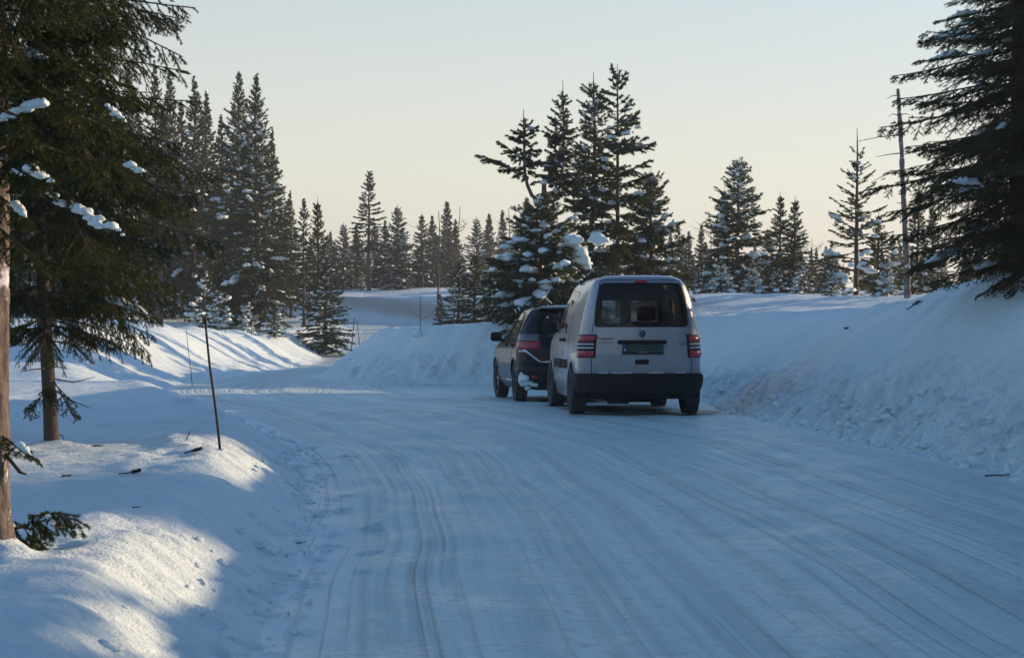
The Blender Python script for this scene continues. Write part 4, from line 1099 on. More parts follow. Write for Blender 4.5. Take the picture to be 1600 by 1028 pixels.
# unseen wood added behind and left of the camera to block sky light
WB = 'unseen spruces added to block sky light'
spots = []
for i in range(1500):
    y = sr.uniform(-34, 44); x = sr.uniform(-34, 24)
    if y > 2 and x > -(.267 * y + 4.5): continue
    if y <= 2 and -4.5 < x < 8.5: continue
    if y > -2 and x > 0: continue
    if abs(x - lx) < 3 and abs(y - ly) < 3: continue
    if all((x - a) ** 2 + (y - b) ** 2 > 3.3 ** 2 for a, b in spots): spots.append((x, y))
    if len(spots) >= 34: break
for i, (x, y) in enumerate(spots):
    o = stand(('tall3', 'tall1', 'tall0', 'mid0')[i % 4], 800, 300, 40, 'unseen spruce added behind the camera or beyond the left edge to block sky light', WB)
    s = sr.uniform(.85, 1.15); o.location = (x, y, ground(x, y) - .05); o.scale = (s * 1.1, s * 1.1, s)

# ------------------------------------------------------------------ parked vehicles
M['silver'] = simple('silver_paint', (0.33, 0.36, 0.39), 0.36, metal=0.6, coat=0.6, noise=0.10, nscale=5)
M['navy'] = simple('dark_blue_paint', (0.005, 0.008, 0.015), 0.22, metal=0.0, coat=0.0, noise=0.15, nscale=4, spec=.28)
M['plastic'] = simple('black_plastic', (0.009, 0.009, 0.010), 0.72, spec=.25, noise=.2, nscale=12)
M['rubber'] = simple('tyre_rubber', (0.016, 0.016, 0.017), 0.8, noise=.3, nscale=14)
M['rim'] = simple('wheel_rim', (0.33, 0.34, 0.36), 0.35, metal=.8, noise=.2, nscale=9)
M['chrome'] = simple('bright_metal', (0.62, 0.63, 0.65), 0.18, metal=1)
M['badge'] = simple('badge_metal', (0.72, 0.74, 0.77), 0.42, metal=.25)
M['seat'] = simple('seat_fabric', (0.012, 0.012, 0.014), 0.9)
M['cabin'] = simple('cabin_lining', (0.018, 0.019, 0.021), 0.9)
M['under'] = simple('underbody', (0.012, 0.012, 0.012), 0.8, noise=.3)
M['glass'] = glass_mat('tinted_glass', (0.78, 0.84, 0.85), .5)
M['glass_clear'] = glass_mat('window_glass', (0.92, 0.95, 0.95), .8)
M['red_lens'] = simple('red_lens', (0.42, 0.008, 0.018), 0.25, coat=.6)
M['clear_lens'] = simple('clear_lens', (0.50, 0.47, 0.48), 0.2, metal=.2, coat=.6)
M['smoked_lens'] = simple('smoked_lens', (0.10, 0.10, 0.12), 0.12, coat=.8)
M['plate_green'] = simple('green_plate', (0.004, 0.085, 0.058), 0.45)
M['plate_blue'] = simple('plate_blue_band', (0.01, 0.03, 0.16), 0.45)
M['ink'] = simple('black_ink', (0.01, 0.01, 0.01), 0.5)
M['white_ink'] = simple('white_ink', (0.7, 0.7, 0.7), 0.5)
M['crest'] = simple('orange_red_crest', (0.45, 0.09, 0.03), 0.5)
M['car_snow'] = simple('car_snow', (0.76, 0.86, 0.855), 0.7, spec=.2, bump=.006, nscale=60)

def grimy(m, col, lo, hi, amt):
    n, l = m.node_tree.nodes, m.node_tree.links
    b = n['Principled BSDF']; src = b.inputs['Base Color'].links[0].from_socket
    tc = n.new('ShaderNodeTexCoord'); sp = n.new('ShaderNodeSeparateXYZ'); l.new(tc.outputs['Object'], sp.inputs[0])
    mr_ = n.new('ShaderNodeMapRange'); mr_.inputs[1].default_value = lo; mr_.inputs[2].default_value = hi; mr_.inputs[3].default_value = 1; mr_.inputs[4].default_value = 0
    l.new(sp.outputs[2], mr_.inputs[0])
    f = math_node(n, l, 'MULTIPLY', math_node(n, l, 'MULTIPLY', mr_.outputs[0], noise_tex(n, l, tc.outputs['Object'], 6.0, 6, .7)), amt)
    l.new(mixc(n, l, f, src, col), b.inputs['Base Color'])
    l.new(math_node(n, l, 'ADD', math_node(n, l, 'MULTIPLY', f, .5), b.inputs['Roughness'].default_value), b.inputs['Roughness'])
grimy(M['silver'], (0.24, 0.245, 0.25), .4, 1.3, .9)
grimy(M['navy'], (0.12, 0.12, 0.12), .2, .7, .22)
grimy(M['plastic'], (0.10, 0.10, 0.10), .2, .6, .35)
grimy(M['rubber'], (0.30, 0.31, 0.33), .0, .35, .3)

class Shell:
    """a car body as stacked plan outlines; p runs 0..1 rear centre to corner, 1..2 corner, 2..3 side, 3..4 front corner, 4..5 front"""
    def __init__(self, rows, bow=.05, fbow=.12):
        r = np.array(rows, float); self.r = r; self.bow = bow; self.fbow = fbow
        t = np.concatenate([[0], np.cumsum(np.hypot(np.diff(r[:, 0]), np.diff(r[:, 1])))])
        self.z0, self.z1 = r[0, 0], r[-1, 0]
    def row(self, z):
        r = self.r; z = np.clip(z, r[0, 0], r[-1, 0])
        return [np.interp(z, r[:, 0], r[:, i]) for i in range(1, 6)]
    def pt(self, p, z, side):
        w, yr, yf, rr, rf = self.row(z)
        rr = min(rr, w * .9); rf = min(rf, w * .9)
        if p <= 1:
            x = p * (w - rr); y = yr
        elif p <= 2:
            a = (p - 1) * math.pi / 2; x = w - rr + rr * math.sin(a); y = yr + rr - rr * math.cos(a)
        elif p <= 3:
            f = p - 2; x = w; y = (yr + rr) * (1 - f) + (yf - rf) * f
            f2 = (y + .8) / 4.3; x = w * (1 - .045 * max(0, (f2 - .75) / .25) ** 2 - .035 * max(0, (.25 - f2) / .25) ** 2)
        elif p <= 4:
            a = (p - 3) * math.pi / 2; x = w * .955 - rf + rf * math.cos(a); y = yf - rf + rf * math.sin(a)
        else:
            x = (w * .955 - rf) * (5 - p); y = yf
        if p <= 2:
            x *= (1 - .035 * 1.0 * (max(0, (.25 - (y + .8) / 4.3) / .25)) ** 2)
            y += self.bow * (x / max(w, .01)) ** 2
        if p >= 3: y -= self.fbow * (x / max(w, .01)) ** 2 - self.fbow * .9
        return Vector((x * side, y, z))
    def patch(self, p0, p1, z0, z1, side, off=.008, n=10, m=8, zf=None):
        """a sheet lying off the body surface between two outline positions and two heights, with closed rim"""
        g = Geo(); V = []
        for j in range(m + 1):
            for i in range(n + 1):
                p = p0 + (p1 - p0) * i / n; z = z0 + (z1 - z0) * j / m
                a = self.pt(p, z, side); e = .004
                du = self.pt(min(p + e, 5), z, side) - self.pt(p - e, z, side); dv = self.pt(p, z + e, side) - self.pt(p, z - e, side)
                nn = du.cross(dv); nn.normalize()
                if side < 0: nn = -nn
                edge = i in (0, n) or j in (0, m)
                V.append(a + nn * (off * (.1 if edge else 1.0)))
        Q = []
        for j in range(m):
            for i in range(n):
                q = [j * (n + 1) + i, j * (n + 1) + i + 1, (j + 1) * (n + 1) + i + 1, (j + 1) * (n + 1) + i]
                Q.append(q if side > 0 else q[::-1])
        g.add([tuple(v) for v in V], None, Q)
        return g
    def bm(self, nz=54, nr=14, nc=9, ns=44, nf=10):
        ps = [i / nr for i in range(nr)] + [1 + i / nc for i in range(nc)] + [2 + i / ns for i in range(ns)] + [3 + i / nc for i in range(nc)] + [4 + i / nf for i in range(nf + 1)]
        zs = np.unique(np.concatenate([np.linspace(self.z0, self.z1 - .12, nz - 14), np.linspace(self.z1 - .12, self.z1, 14), self.r[:, 0]]))
        b = bmesh.new(); rings = []
        for z in zs:
            right = [self.pt(p, z, 1) for p in ps]
            ring = [b.verts.new(v) for v in right] + [b.verts.new(Vector((-v.x, v.y, v.z))) for v in right[-2:0:-1]]
            rings.append(ring)
        n = len(rings[0])
        for A, B in zip(rings[:-1], rings[1:]):
            for i in range(n):
                b.faces.new((A[i], A[(i + 1) % n], B[(i + 1) % n], B[i]))
        b.faces.new(rings[-1])
        b.normal_update()
        return b

def rrect(pts, r, seg=4):
    """round the corners of a convex polygon (counter-clockwise)"""
    out = []; n = len(pts)
    for i in range(n):
        p = Vector(pts[i]); a = Vector(pts[i - 1]); b = Vector(pts[(i + 1) % n])
        rr = r[i] if isinstance(r, (list, tuple)) else r
        u = (a - p).normalized(); v = (b - p).normalized()
        for k in range(seg + 1):
            t = k / seg
            out.append(tuple(p + u * rr * (1 - t) ** 2 + v * rr * t ** 2))
    return out

def cut(b, axis, poly, pred, index):
    """cut a convex outline (in x,z for axis y; in y,z for axis x) into the shell and mark the faces inside it"""
    P = [Vector(p) for p in poly]; c = sum(P, Vector((0, 0))) / len(P)
    lo = Vector((min(p.x for p in P) - .06, min(p.y for p in P) - .06)); hi = Vector((max(p.x for p in P) + .06, max(p.y for p in P) + .06))
    def uv(v): return Vector((v.x, v.z)) if axis == 'y' else Vector((v.y, v.z))
    def sel():
        out = []
        for f in b.faces:
            q = f.calc_center_median()
            if not pred(f, q): continue
            us = [uv(v.co) for v in f.verts]
            if max(u.x for u in us) < lo.x or min(u.x for u in us) > hi.x or max(u.y for u in us) < lo.y or min(u.y for u in us) > hi.y: continue
            out.append(f)
        return out
    fs = sel()
    for i in range(len(P)):
        a, d = P[i], P[(i + 1) % len(P)]
        e = d - a
        if e.length < 1e-5: continue
        nr = Vector((e.y, -e.x)).normalized()
        if nr.dot(c - a) > 0: nr = -nr
        co = Vector((a.x, 0, a.y)) if axis == 'y' else Vector((0, a.x, a.y))
        no = Vector((nr.x, 0, nr.y)) if axis == 'y' else Vector((0, nr.x, nr.y))
        geom = set(fs)
        for f in fs: geom.update(f.edges); geom.update(f.verts)
        ret = bmesh.ops.bisect_plane(b, geom=list(geom), dist=1e-5, plane_co=co, plane_no=no)
        fs = [f for f in ret['geom'] if isinstance(f, bmesh.types.BMFace)]
    for f in fs:
        u = uv(f.calc_center_median()); ins = True
        for i in range(len(P)):
            a, d = P[i], P[(i + 1) % len(P)]; e = d - a
            if e.length < 1e-5: continue
            nr = Vector((e.y, -e.x)).normalized()
            if nr.dot(c - a) > 0: nr = -nr
            if nr.dot(u - a) > 1e-5: ins = False; break
        if ins: f.material_index = index

def split(b, index, smooth=True):
    """the faces of one region as a mesh of their own"""
    fs = [f for f in b.faces if f.material_index == index]
    vi = {}; V = []; F = []
    for f in fs:
        q = []
        for v in f.verts:
            if v not in vi: vi[v] = len(V); V.append(tuple(v.co))
            q.append(vi[v])
        F.append(q)
    me = bpy.data.meshes.new('panel'); me.from_pydata(V, [], F)
    for p in me.polygons: p.use_smooth = smooth
    me.update()
    return me

def rim_of(b, index, r=.006, others=None):
    """thin bead along the border of a region"""
    g = Geo()
    for e in b.edges:
        fs = e.link_faces
        k = [f.material_index == index for f in fs]
        if any(k) and not all(k):
            nn = sum((f.normal for f in fs), Vector()) ; nn.normalize()
            a, c = e.verts[0].co + nn * .0015, e.verts[1].co + nn * .0015
            if (a - c).length > 1e-4: g.tube([tuple(a), tuple(c)], [r, r], 4, True)
    return g

def arch(cy_, cz, r, n=22): return [(cy_ + r * math.cos(2 * math.pi * i / n), cz + r * math.sin(2 * math.pi * i / n)) for i in range(n)]

def wheel(parent, x, y, r, wdt, side, spokes=5, steer=0.0, steel=False):
    """rim with spokes; the tyre with its tread blocks is the rim's child"""
    g = Geo()
    def lathe(prof, n=40):
        V = []; Q = []
        for i in range(n):
            a = 2 * math.pi * i / n
            for (px, pr) in prof: V.append((px, pr * math.cos(a), pr * math.sin(a)))
        m = len(prof)
        for i in range(n):
            for j in range(m - 1):
                i2 = (i + 1) % n
                Q.append((i * m + j, i * m + j + 1, i2 * m + j + 1, i2 * m + j))
        return V, Q
    h = wdt / 2; ri = r * .66
    V, Q = lathe([(h * .75, ri * .98), (h * .85, ri), (h * .3, ri * .93), (-h * .7, ri * .95), (-h * .85, ri)]); g.add(V, None, Q)
    V, Q = lathe([(h * .55, 0.001), (h * .55, ri * .22), (h * .45, ri * .28), (h * .2, ri * .3)], 20); g.add(V, None, Q)
    for k in range(spokes):
        a = 2 * math.pi * k / spokes + .3
        ca, sa = math.cos(a), math.sin(a)
        wd = ri * .17
        def P(x_, rad, t): return (x_, rad * ca - t * sa, rad * sa + t * ca)
        V = [P(h * .5, ri * .15, -wd), P(h * .5, ri * .15, wd), P(h * .62, ri * .95, wd * .75), P(h * .62, ri * .95, -wd * .75), P(h * .2, ri * .15, -wd), P(h * .2, ri * .15, wd), P(h * .3, ri * .95, wd * .75), P(h * .3, ri * .95, -wd * .75)]
        g.add(V, None, [[0, 1, 2, 3], [7, 6, 5, 4], [0, 4, 5, 1], [1, 5, 6, 2], [2, 6, 7, 3], [3, 7, 4, 0]])
    if steel:
        V, Q = lathe([(h * .3, ri * .2), (h * .42, ri * .6), (h * .25, ri * .94)], 30); g.add(V, None, Q)
    w = link('wheel', g.mesh('wheel'), M['rim'], parent)
    w.location = (x, y, r)
    w.rotation_euler = (0, 0, steer if side > 0 else math.pi + steer)
    t = Geo()
    V, Q = lathe([(h * .80, ri * .97), (h * 1.0, ri * 1.12), (h * 1.04, r * .86), (h * .95, r * .955), (h * .78, r * .98), (0, r * .985), (-h * .78, r * .98), (-h * .95, r * .955), (-h * 1.04, r * .86), (-h, ri * 1.12), (-h * .8, ri * .97)], 48)
    t.add(V, None, Q)
    nb = 46
    for k in range(nb):
        for c, (xc, wd) in enumerate([(-.74, .34), (-.26, .36), (.26, .36), (.74, .34)]):
            a = 2 * math.pi * (k + .5 * (c % 2)) / nb
            R = [[1, 0, 0], [0, -math.sin(a), math.cos(a)], [0, math.cos(a), math.sin(a)]]
            rr = r * (.984 if abs(xc) < .5 else .970)
            t.box((xc * h, rr * math.cos(a), rr * math.sin(a)), (wd * h, 2 * math.pi * r / nb * .66, .026), R)
    link('tyre', t.mesh('tyre', False), M['rubber'], w)
    return w

def text_mesh(body, size, depth=.001, bold=.0):
    cu = bpy.data.curves.new('lettering', 'FONT'); cu.body = body; cu.size = size; cu.extrude = depth; cu.align_x = 'CENTER'; cu.align_y = 'CENTER'; cu.offset = bold
    o = bpy.data.objects.new('lettering', cu); C.objects.link(o)
    dg = bpy.context.evaluated_depsgraph_get(); dg.update()
    me = bpy.data.meshes.new_from_object(o.evaluated_get(dg))
    bpy.data.objects.remove(o); bpy.data.curves.remove(cu)
    return me

def part(name, g, mat, parent, smooth=True):
    me = g.mesh(name, smooth) if isinstance(g, Geo) else g
    me.name = name
    return link(name, me, M[mat], parent)

def rounded_box(c, s, r=.02, seg=2):
    b = bmesh.new(); bmesh.ops.create_cube(b, size=1)
    for v in b.verts: v.co = Vector((v.co.x * s[0], v.co.y * s[1], v.co.z * s[2]))
    bmesh.ops.bevel(b, geom=b.edges[:], offset=min(r, min(s) * .45), segments=seg, affect='EDGES', profile=.5)
    for v in b.verts: v.co += Vector(c)
    me = bpy.data.meshes.new('part'); b.to_mesh(me); b.free()
    for p in me.polygons: p.use_smooth = True
    return me

def seat(parent, x, y, zs=.55, head=True):
    s = part('seat', rounded_box((x, y - .02, zs + .42), (.46, .14, .66), .06, 3), 'seat', parent)
    g = rounded_box((x, y + .25, zs + .08), (.48, .5, .16), .06, 3)
    part('cushion', g, 'seat', s)
    if head: part('headrest', rounded_box((x, y - .05, zs + .86), (.27, .11, .21), .05, 3), 'seat', s)
    return s

def mirror(parent, x, y, z, side, mat):
    g = rounded_box((x + side * .10, y, z), (.20, .10, .16), .045, 3)
    m = part('door_mirror', g, mat, parent)
    a = Geo(); a.tube([(x - side * .03, y + .02, z - .06), (x + side * .04, y, z - .05)], [.025, .025], 6)
    part('mirror_arm', a, 'plastic', m)
    return m

def place(root, X, Y, yaw, pitch):
    root.rotation_euler = (pitch, 0, yaw)

REAR = lambda f, q: f.normal.y < -.35
FRONT = lambda f, q: f.normal.y > .25 and q.y > .5
def SIDE(sg): return lambda f, q: f.normal.x * sg > .35

def build_van():
    V0 = empty('parked_van', (0, 0, 0))
    tag(V0, 'silver panel van parked with its back to the camera, dark rear window', 'van')
    sh = Shell([(.20, .77, -.72, 3.40, .18, .30), (.30, .80, -.78, 3.48, .20, .32), (.45, .822, -.815, 3.52, .22, .36), (.60, .826, -.83, 3.52, .22, .38), (.80, .822, -.835, 3.48, .22, .40),
                (.95, .812, -.832, 3.36, .22, .42), (1.02, .804, -.828, 3.05, .22, .45), (1.10, .792, -.822, 2.62, .22, .45), (1.18, .776, -.815, 2.46, .21, .42), (1.35, .738, -.800, 2.22, .19, .38),
                (1.50, .698, -.780, 2.00, .17, .34), (1.62, .656, -.758, 1.80, .15, .30), (1.70, .622, -.738, 1.66, .13, .28), (1.76, .570, -.708, 1.52, .13, .28), (1.795, .510, -.672, 1.40, .13, .28),
                (1.815, .420, -.60, 1.25, .13, .25), (1.825, .28, -.50, 1.05, .12, .2), (1.828, .05, -.3, .8, .03, .03)], bow=.045)
    b = sh.bm()
    tail = rrect([(-.655, .545), (.655, .545), (.645, 1.05), (.57, 1.55), (.515, 1.755), (-.515, 1.755), (-.57, 1.55), (-.645, 1.05)], [.03, .03, .05, .05, .05, .05, .05, .05], 3)
    cut(b, 'y', tail, REAR, 1)
    win = rrect([(-.612, 1.150), (.612, 1.150), (.575, 1.45), (.520, 1.715), (-.520, 1.715), (-.575, 1.45)], [.05, .05, .06, .06, .06, .06], 5)
    cut(b, 'y', win, REAR, 2)
    cut(b, 'y', rrect([(-.67, 1.14), (.67, 1.14), (.57, 1.66), (-.57, 1.66)], .06, 4), FRONT, 3)
    sidewin = rrect([(1.28, 1.14), (2.10, 1.12), (1.98, 1.28), (1.60, 1.60), (1.30, 1.62)], .04, 3)
    cut(b, 'x', sidewin, SIDE(-1), 4); cut(b, 'x', sidewin, SIDE(1), 5)
    for sg in (-1, 1):
        for yy_ in (0, 2.682): cut(b, 'x', arch(yy_, .33, .375), SIDE(sg), 9)
    door = rrect([(1.20, .30), (2.15, .30), (2.30, .62), (2.28, 1.08), (1.70, 1.66), (1.20, 1.68)], .05, 3)
    for f in b.faces:
        q = f.calc_center_median()
        if q.y < -.3 and q.z < .40: f.material_index = 9
    bmesh.ops.delete(b, geom=[f for f in b.faces if f.material_index == 9], context='FACES')
    part('body', split(b, 0), 'silver', V0)
    tg = part('tailgate', split(b, 1), 'silver', V0)
    part('seam', rim_of(b, 1, .0055), 'ink', tg)
    w = part('rear_window', split(b, 2), 'glass', tg)
    part('windscreen', split(b, 3), 'glass_clear', V0)
    part('side_window', split(b, 4), 'glass_clear', V0); part('side_window', split(b, 5), 'glass_clear', V0)
    # black ceramic border inside the rear window
    g = Geo()
    outer = win; inn = [(x * .945, 1.43 + (z - 1.43) * .90) for x, z in win]
    def ry(x, z):
        w_, yr, yf, rr, rf = sh.row(z); return yr + .045 * (x / w_) ** 2 + .012
    Vv = [(x, ry(x, z), z) for x, z in outer] + [(x, ry(x, z) + .004, z) for x, z in inn]
    n = len(outer); g.add(Vv, None, [[i, (i + 1) % n, n + (i + 1) % n, n + i] for i in range(n)])
    part('window_border', g, 'plastic', w)
    # side seams: sliding door and front door
    for sg in (-1, 1):
        g = Geo()
        def onside(y, z):
            w_, yr, yf, rr, rf = sh.row(z); f2 = (y + .8) / 4.3
            x = w_ * (1 - .045 * max(0, (f2 - .75) / .25) ** 2 - .035 * max(0, (.25 - f2) / .25) ** 2)
            return (sg * (x + .001), y, z)
        for line in ([(1.18, .30), (1.18, .8), (1.18, 1.2), (1.18, 1.66)], [(2.16, .32), (2.30, .6), (2.28, 1.05)], [(.45, .62), (.45, 1.0), (.45, 1.3), (.45, 1.62)], [(.45, 1.62), (.8, 1.63), (1.18, 1.66)]):
            g.tube([onside(*q) for q in line], .005, 4)
        part('door_seam', g, 'ink', V0)
        g = Geo()
        for a, c in ((.62, 1.14), (1.22, 2.22)):
            Vv = [onside(y, z) for y in np.linspace(a, c, 6) for z in (.60, .70)]
            Vv = [(x + sg * .014, y, z) for x, y, z in Vv]
            g.add(Vv, None, [[2 * i, 2 * i + 1, 2 * i + 3, 2 * i + 2] for i in range(5)])
            g.tube([onside(a, .70), onside(c, .70)], .014, 5); g.tube([onside(a, .60), onside(c, .60)], .014, 5)
        part('side_moulding', g, 'plastic', V0)
        for yy_ in (1.32, .98):
            x, y, z = onside(yy_, .98)
            part('door_handle', rounded_box((x + sg * .018, y, z), (.045, .16, .04), .015), 'plastic', V0)
        mirror(V0, sg * .80, 2.08, 1.16, sg, 'plastic')
        # wheel housings
        for yy_ in (0, 2.682):
            g = Geo(); Vv = []; Q = []
            for i in range(17):
                a = -.25 + (math.pi + .5) * i / 16
                for xx in (.30, .83):
                    Vv.append((sg * xx, yy_ + .385 * math.cos(a), .33 + .385 * math.sin(a)))
            Q = [[2 * i, 2 * i + 1, 2 * i + 3, 2 * i + 2] for i in range(16)]
            g.add(Vv, None, Q)
            Vv = [(sg * .30, yy_, .2)] + [(sg * .30, yy_ + .385 * math.cos(-.25 + (math.pi + .5) * i / 16), .33 + .385 * math.sin(-.25 + (math.pi + .5) * i / 16)) for i in range(17)]
            g.add(Vv, [[0, i + 1, i + 2] for i in range(16)])
            part('wheel_housing', g, 'under', V0)
            # flared arch lip
            g = Geo()
            P = []
            for i in range(15):
                a = .05 + (math.pi - .1) * i / 14
                x, y, z = onside(yy_ + .378 * math.cos(a), .33 + .378 * math.sin(a)); P.append((x - sg * .004, y, z))
            g.tube(P, .018, 6); part('arch_lip', g, 'silver', V0)
    # rear bumper wrapping round to the wheel arches
    g = Geo(); Vv = []; Q = []
    ps = list(np.linspace(-2.12, 2.12, 57)); prof = [(.27, -.035), (.30, .012), (.36, .038), (.44, .046), (.50, .044), (.535, .030), (.548, .0), (.545, -.03)]
    for p in ps:
        sg = 1 if p >= 0 else -1
        for z, off in prof:
            a = sh.pt(abs(p), z, sg); e = .01
            du = sh.pt(abs(p) + e, z, sg) - sh.pt(max(abs(p) - e, 0), z, sg); nn = Vector((du.y, -du.x, 0)) * sg; nn.normalize()
            if abs(p) < 1e-6: nn = Vector((0, -1, 0))
            Vv.append(tuple(a + nn * off))
    m = len(prof)
    for i in range(len(ps) - 1):
        for j in range(m - 1): Q.append([i * m + j, (i + 1) * m + j, (i + 1) * m + j + 1, i * m + j + 1])
    g.add(Vv, None, Q)
    bp = part('rear_bumper', g, 'plastic', V0)
    g = Geo()
    for (x0, x1) in [(-.63, -.50), (-.44, -.15), (.1, .3), (.5, .62)]:
        P = [tuple(sh.pt(abs(x) / .65, .552, 1 if x >= 0 else -1) + Vector((0, -.022, 0))) for x in np.linspace(x0, x1, 7)]
        snow_roll(g, P, np.full(7, .014), np.random.default_rng(int((x0 + 2) * 100)), 6, .5)
    part('snow_rim', g, 'car_snow', bp)
    # lamps
    for sg in (-1, 1):
        lp = part('tail_light', sh.patch(1.06, 2.035, .748, 1.052, sg, .012, 12, 8), 'plastic', V0)
        part('red_lens', sh.patch(1.09, 2.025, .948, 1.044, sg, .020, 10, 4), 'red_lens', lp)
        part('clear_lens', sh.patch(1.09, 2.025, .906, .946, sg, .019, 10, 3), 'clear_lens', lp)
        part('clear_lens', sh.patch(1.09, 2.025, .858, .898, sg, .019, 10, 3), 'clear_lens', lp)
        part('red_lens', sh.patch(1.09, 2.025, .756, .854, sg, .020, 10, 4), 'red_lens', lp)
    part('brake_light', rounded_box((0, -.735, 1.738), (.165, .05, .04), .012), 'red_lens', tg)
    # plate with recess, garnish and latch
    part('plate_recess', rounded_box((0.01, -.838, .87), (.565, .03, .175), .012), 'silver', tg)
    pl = part('number_plate', rounded_box((0.01, -.858, .877), (.52, .012, .112), .006), 'plate_green', tg)
    part('plate_band', rounded_box((-.222, -.866, .877), (.044, .004, .106), .001), 'plate_blue', pl)
    part('plate_holder', rounded_box((0.01, -.852, .866), (.535, .012, .142), .008), 'plastic', tg)
    for body, size, x, z, mat in (('DN 20231', .108, .03, .879, 'ink'), ('N', .034, -.222, .852, 'white_ink')):
        me = text_mesh(body, size, .0012, .002)
        o = link('lettering', me, M[mat], pl); o.rotation_euler = (math.pi / 2, 0, 0); o.location = (x, -.8665 if size > .1 else -.870, z)
    g = Geo(); g.tube([(-.045, -.8665, .822), (.06, -.8665, .822)], .003, 4); part('dealer_strip', g, 'white_ink', pl)
    part('plate_garnish', rounded_box((0, -.862, .952), (.645, .05, .052), .022, 3), 'plastic', tg)
    part('latch_handle', rounded_box((0, -.838, .695), (.180, .03, .062), .014), 'plastic', tg)
    # round emblem with its two letters
    ring = Geo(); k = 28
    ring.tube([(.056 * math.cos(2 * math.pi * i / k), 0, .056 * math.sin(2 * math.pi * i / k)) for i in range(k + 1)], .004, 5, False)
    e = part('emblem', ring, 'badge', tg); e.location = (0, -.846, 1.062)
    g = Geo(); k = 24
    g.add([(0, .004, 0)] + [(.05 * math.cos(2 * math.pi * i / k), .004, .05 * math.sin(2 * math.pi * i / k)) for i in range(k)], [[0, i + 1, (i + 1) % k + 1] for i in range(k)])
    part('emblem_field', g, 'ink', e)
    g = Geo()
    for line in ([(-.022, .047), (0, .006), (.022, .047)], [(-.043, .028), (-.022, -.040), (0, -.002), (.022, -.040), (.043, .028)]):
        g.tube([(x, 0, z) for x, z in line], .0042, 4)
    part('emblem_letters', g, 'badge', e)
    # badges and the small decal on the left half
    for body, size, x, z in (('C A D D Y', .036, -.47, .945), ('2.0 TDI', .032, .525, .945), ('4MOTION', .026, .555, .912)):
        o = link('badge', text_mesh(body, size, .002), M['under'], tg); o.rotation_euler = (math.pi / 2, 0, 0); o.location = (x, -.834 + .045 * (x / .85) ** 2, z)
    g = Geo(); g.add([(-.02, 0, .024), (.02, 0, .024), (.02, 0, -.006), (0, 0, -.028), (-.02, 0, -.006)], [[0, 4, 1], [1, 4, 2], [2, 4, 3]])
    o = part('crest_decal', g, 'crest', tg); o.location = (-.585, -.826, 1.0)
    g = Geo()
    for i, wd in enumerate([.018, .012, .016, .010, .018, .014, .016, .012]): g.box((-.52 + i * .0195, 0, 0), (wd * .8, .002, .015 if i % 3 else .022))
    o = part('print_decal', g, 'under', tg); o.location = (0, -.828, .998)
    # wiper
    g = Geo(); g.tube([(.0, -.835, 1.168), (.10, -.83, 1.175), (.36, -.815, 1.19)], [.012, .009, .006], 5)
    part('rear_wiper', g, 'plastic', tg)
    # interior
    g = Geo()
    ybk = .95
    for (x0, x1, z0, z1) in [(-.80, .80, .30, 1.20), (-.74, .74, 1.52, 1.80), (-.76, -.29, 1.20, 1.52), (-.04, .11, 1.20, 1.52), (.49, .76, 1.20, 1.52)]:
        wlim = min(x1, sh.row((z0 + z1) / 2)[0] - .02); wl0 = max(x0, -sh.row((z0 + z1) / 2)[0] + .02)
        if z1 > 1.6: wlim = min(wlim, .60); wl0 = max(wl0, -.60)
        g.box(((wl0 + wlim) / 2, ybk, (z0 + z1) / 2), (wlim - wl0, .03, z1 - z0))
    part('bulkhead', g, 'cabin', V0)
    g = Geo(); g.box((0, .9, .32), (1.5, 3.2, .03)); part('load_floor', g, 'cabin', V0)
    g = Geo(); g.box((0, .1, 1.74), (1.05, 1.5, .012)); part('headlining', g, 'cabin', V0)
    seat(V0, -.38, 1.25, .48); seat(V0, .36, 1.25, .48)
    part('dashboard', rounded_box((0, 2.25, .98), (1.35, .5, .25), .08, 3), 'cabin', V0)
    g = Geo(); k = 24
    g.tube([(-.38 + .18 * math.cos(6.2832 * i / k), 1.9 - .06 * math.sin(6.2832 * i / k), 1.05 + .16 * math.sin(6.2832 * i / k)) for i in range(k + 1)], .014, 5, False); part('steering_wheel', g, 'cabin', V0)
    # underside
    g = Geo(); g.box((0, 1.3, .26), (1.2, 3.9, .10)); g.tube([(-.7, 0, .31), (.7, 0, .31)], .045, 8); g.tube([(-.7, 2.682, .28), (.7, 2.682, .28)], .035, 8); g.box((0.05, .55, .20), (.5, .7, .12)); g.box((-.2, 2.4, .20), (.8, .7, .14))
    part('underbody', g, 'under', V0)
    g = Geo(); g.tube([(-.42, .3, .22), (-.42, -.25, .21), (-.42, -.55, .22)], [.03, .03, .03], 8); g.tube([(-.42, -.62, .23), (-.15, -.62, .23)], .085, 10); g.tube([(.25, -.2, .22), (.42, -.6, .25), (.42, -.74, .24)], .025, 8)
    part('exhaust', g, 'under', V0)
    for sg in (-1, 1):
        wheel(V0, sg * .755, 0, .318, .20, sg, 5, steel=True); wheel(V0, sg * .755, 2.682, .318, .20, sg, 5, steer=.02, steel=True)
    b.free()
    return V0

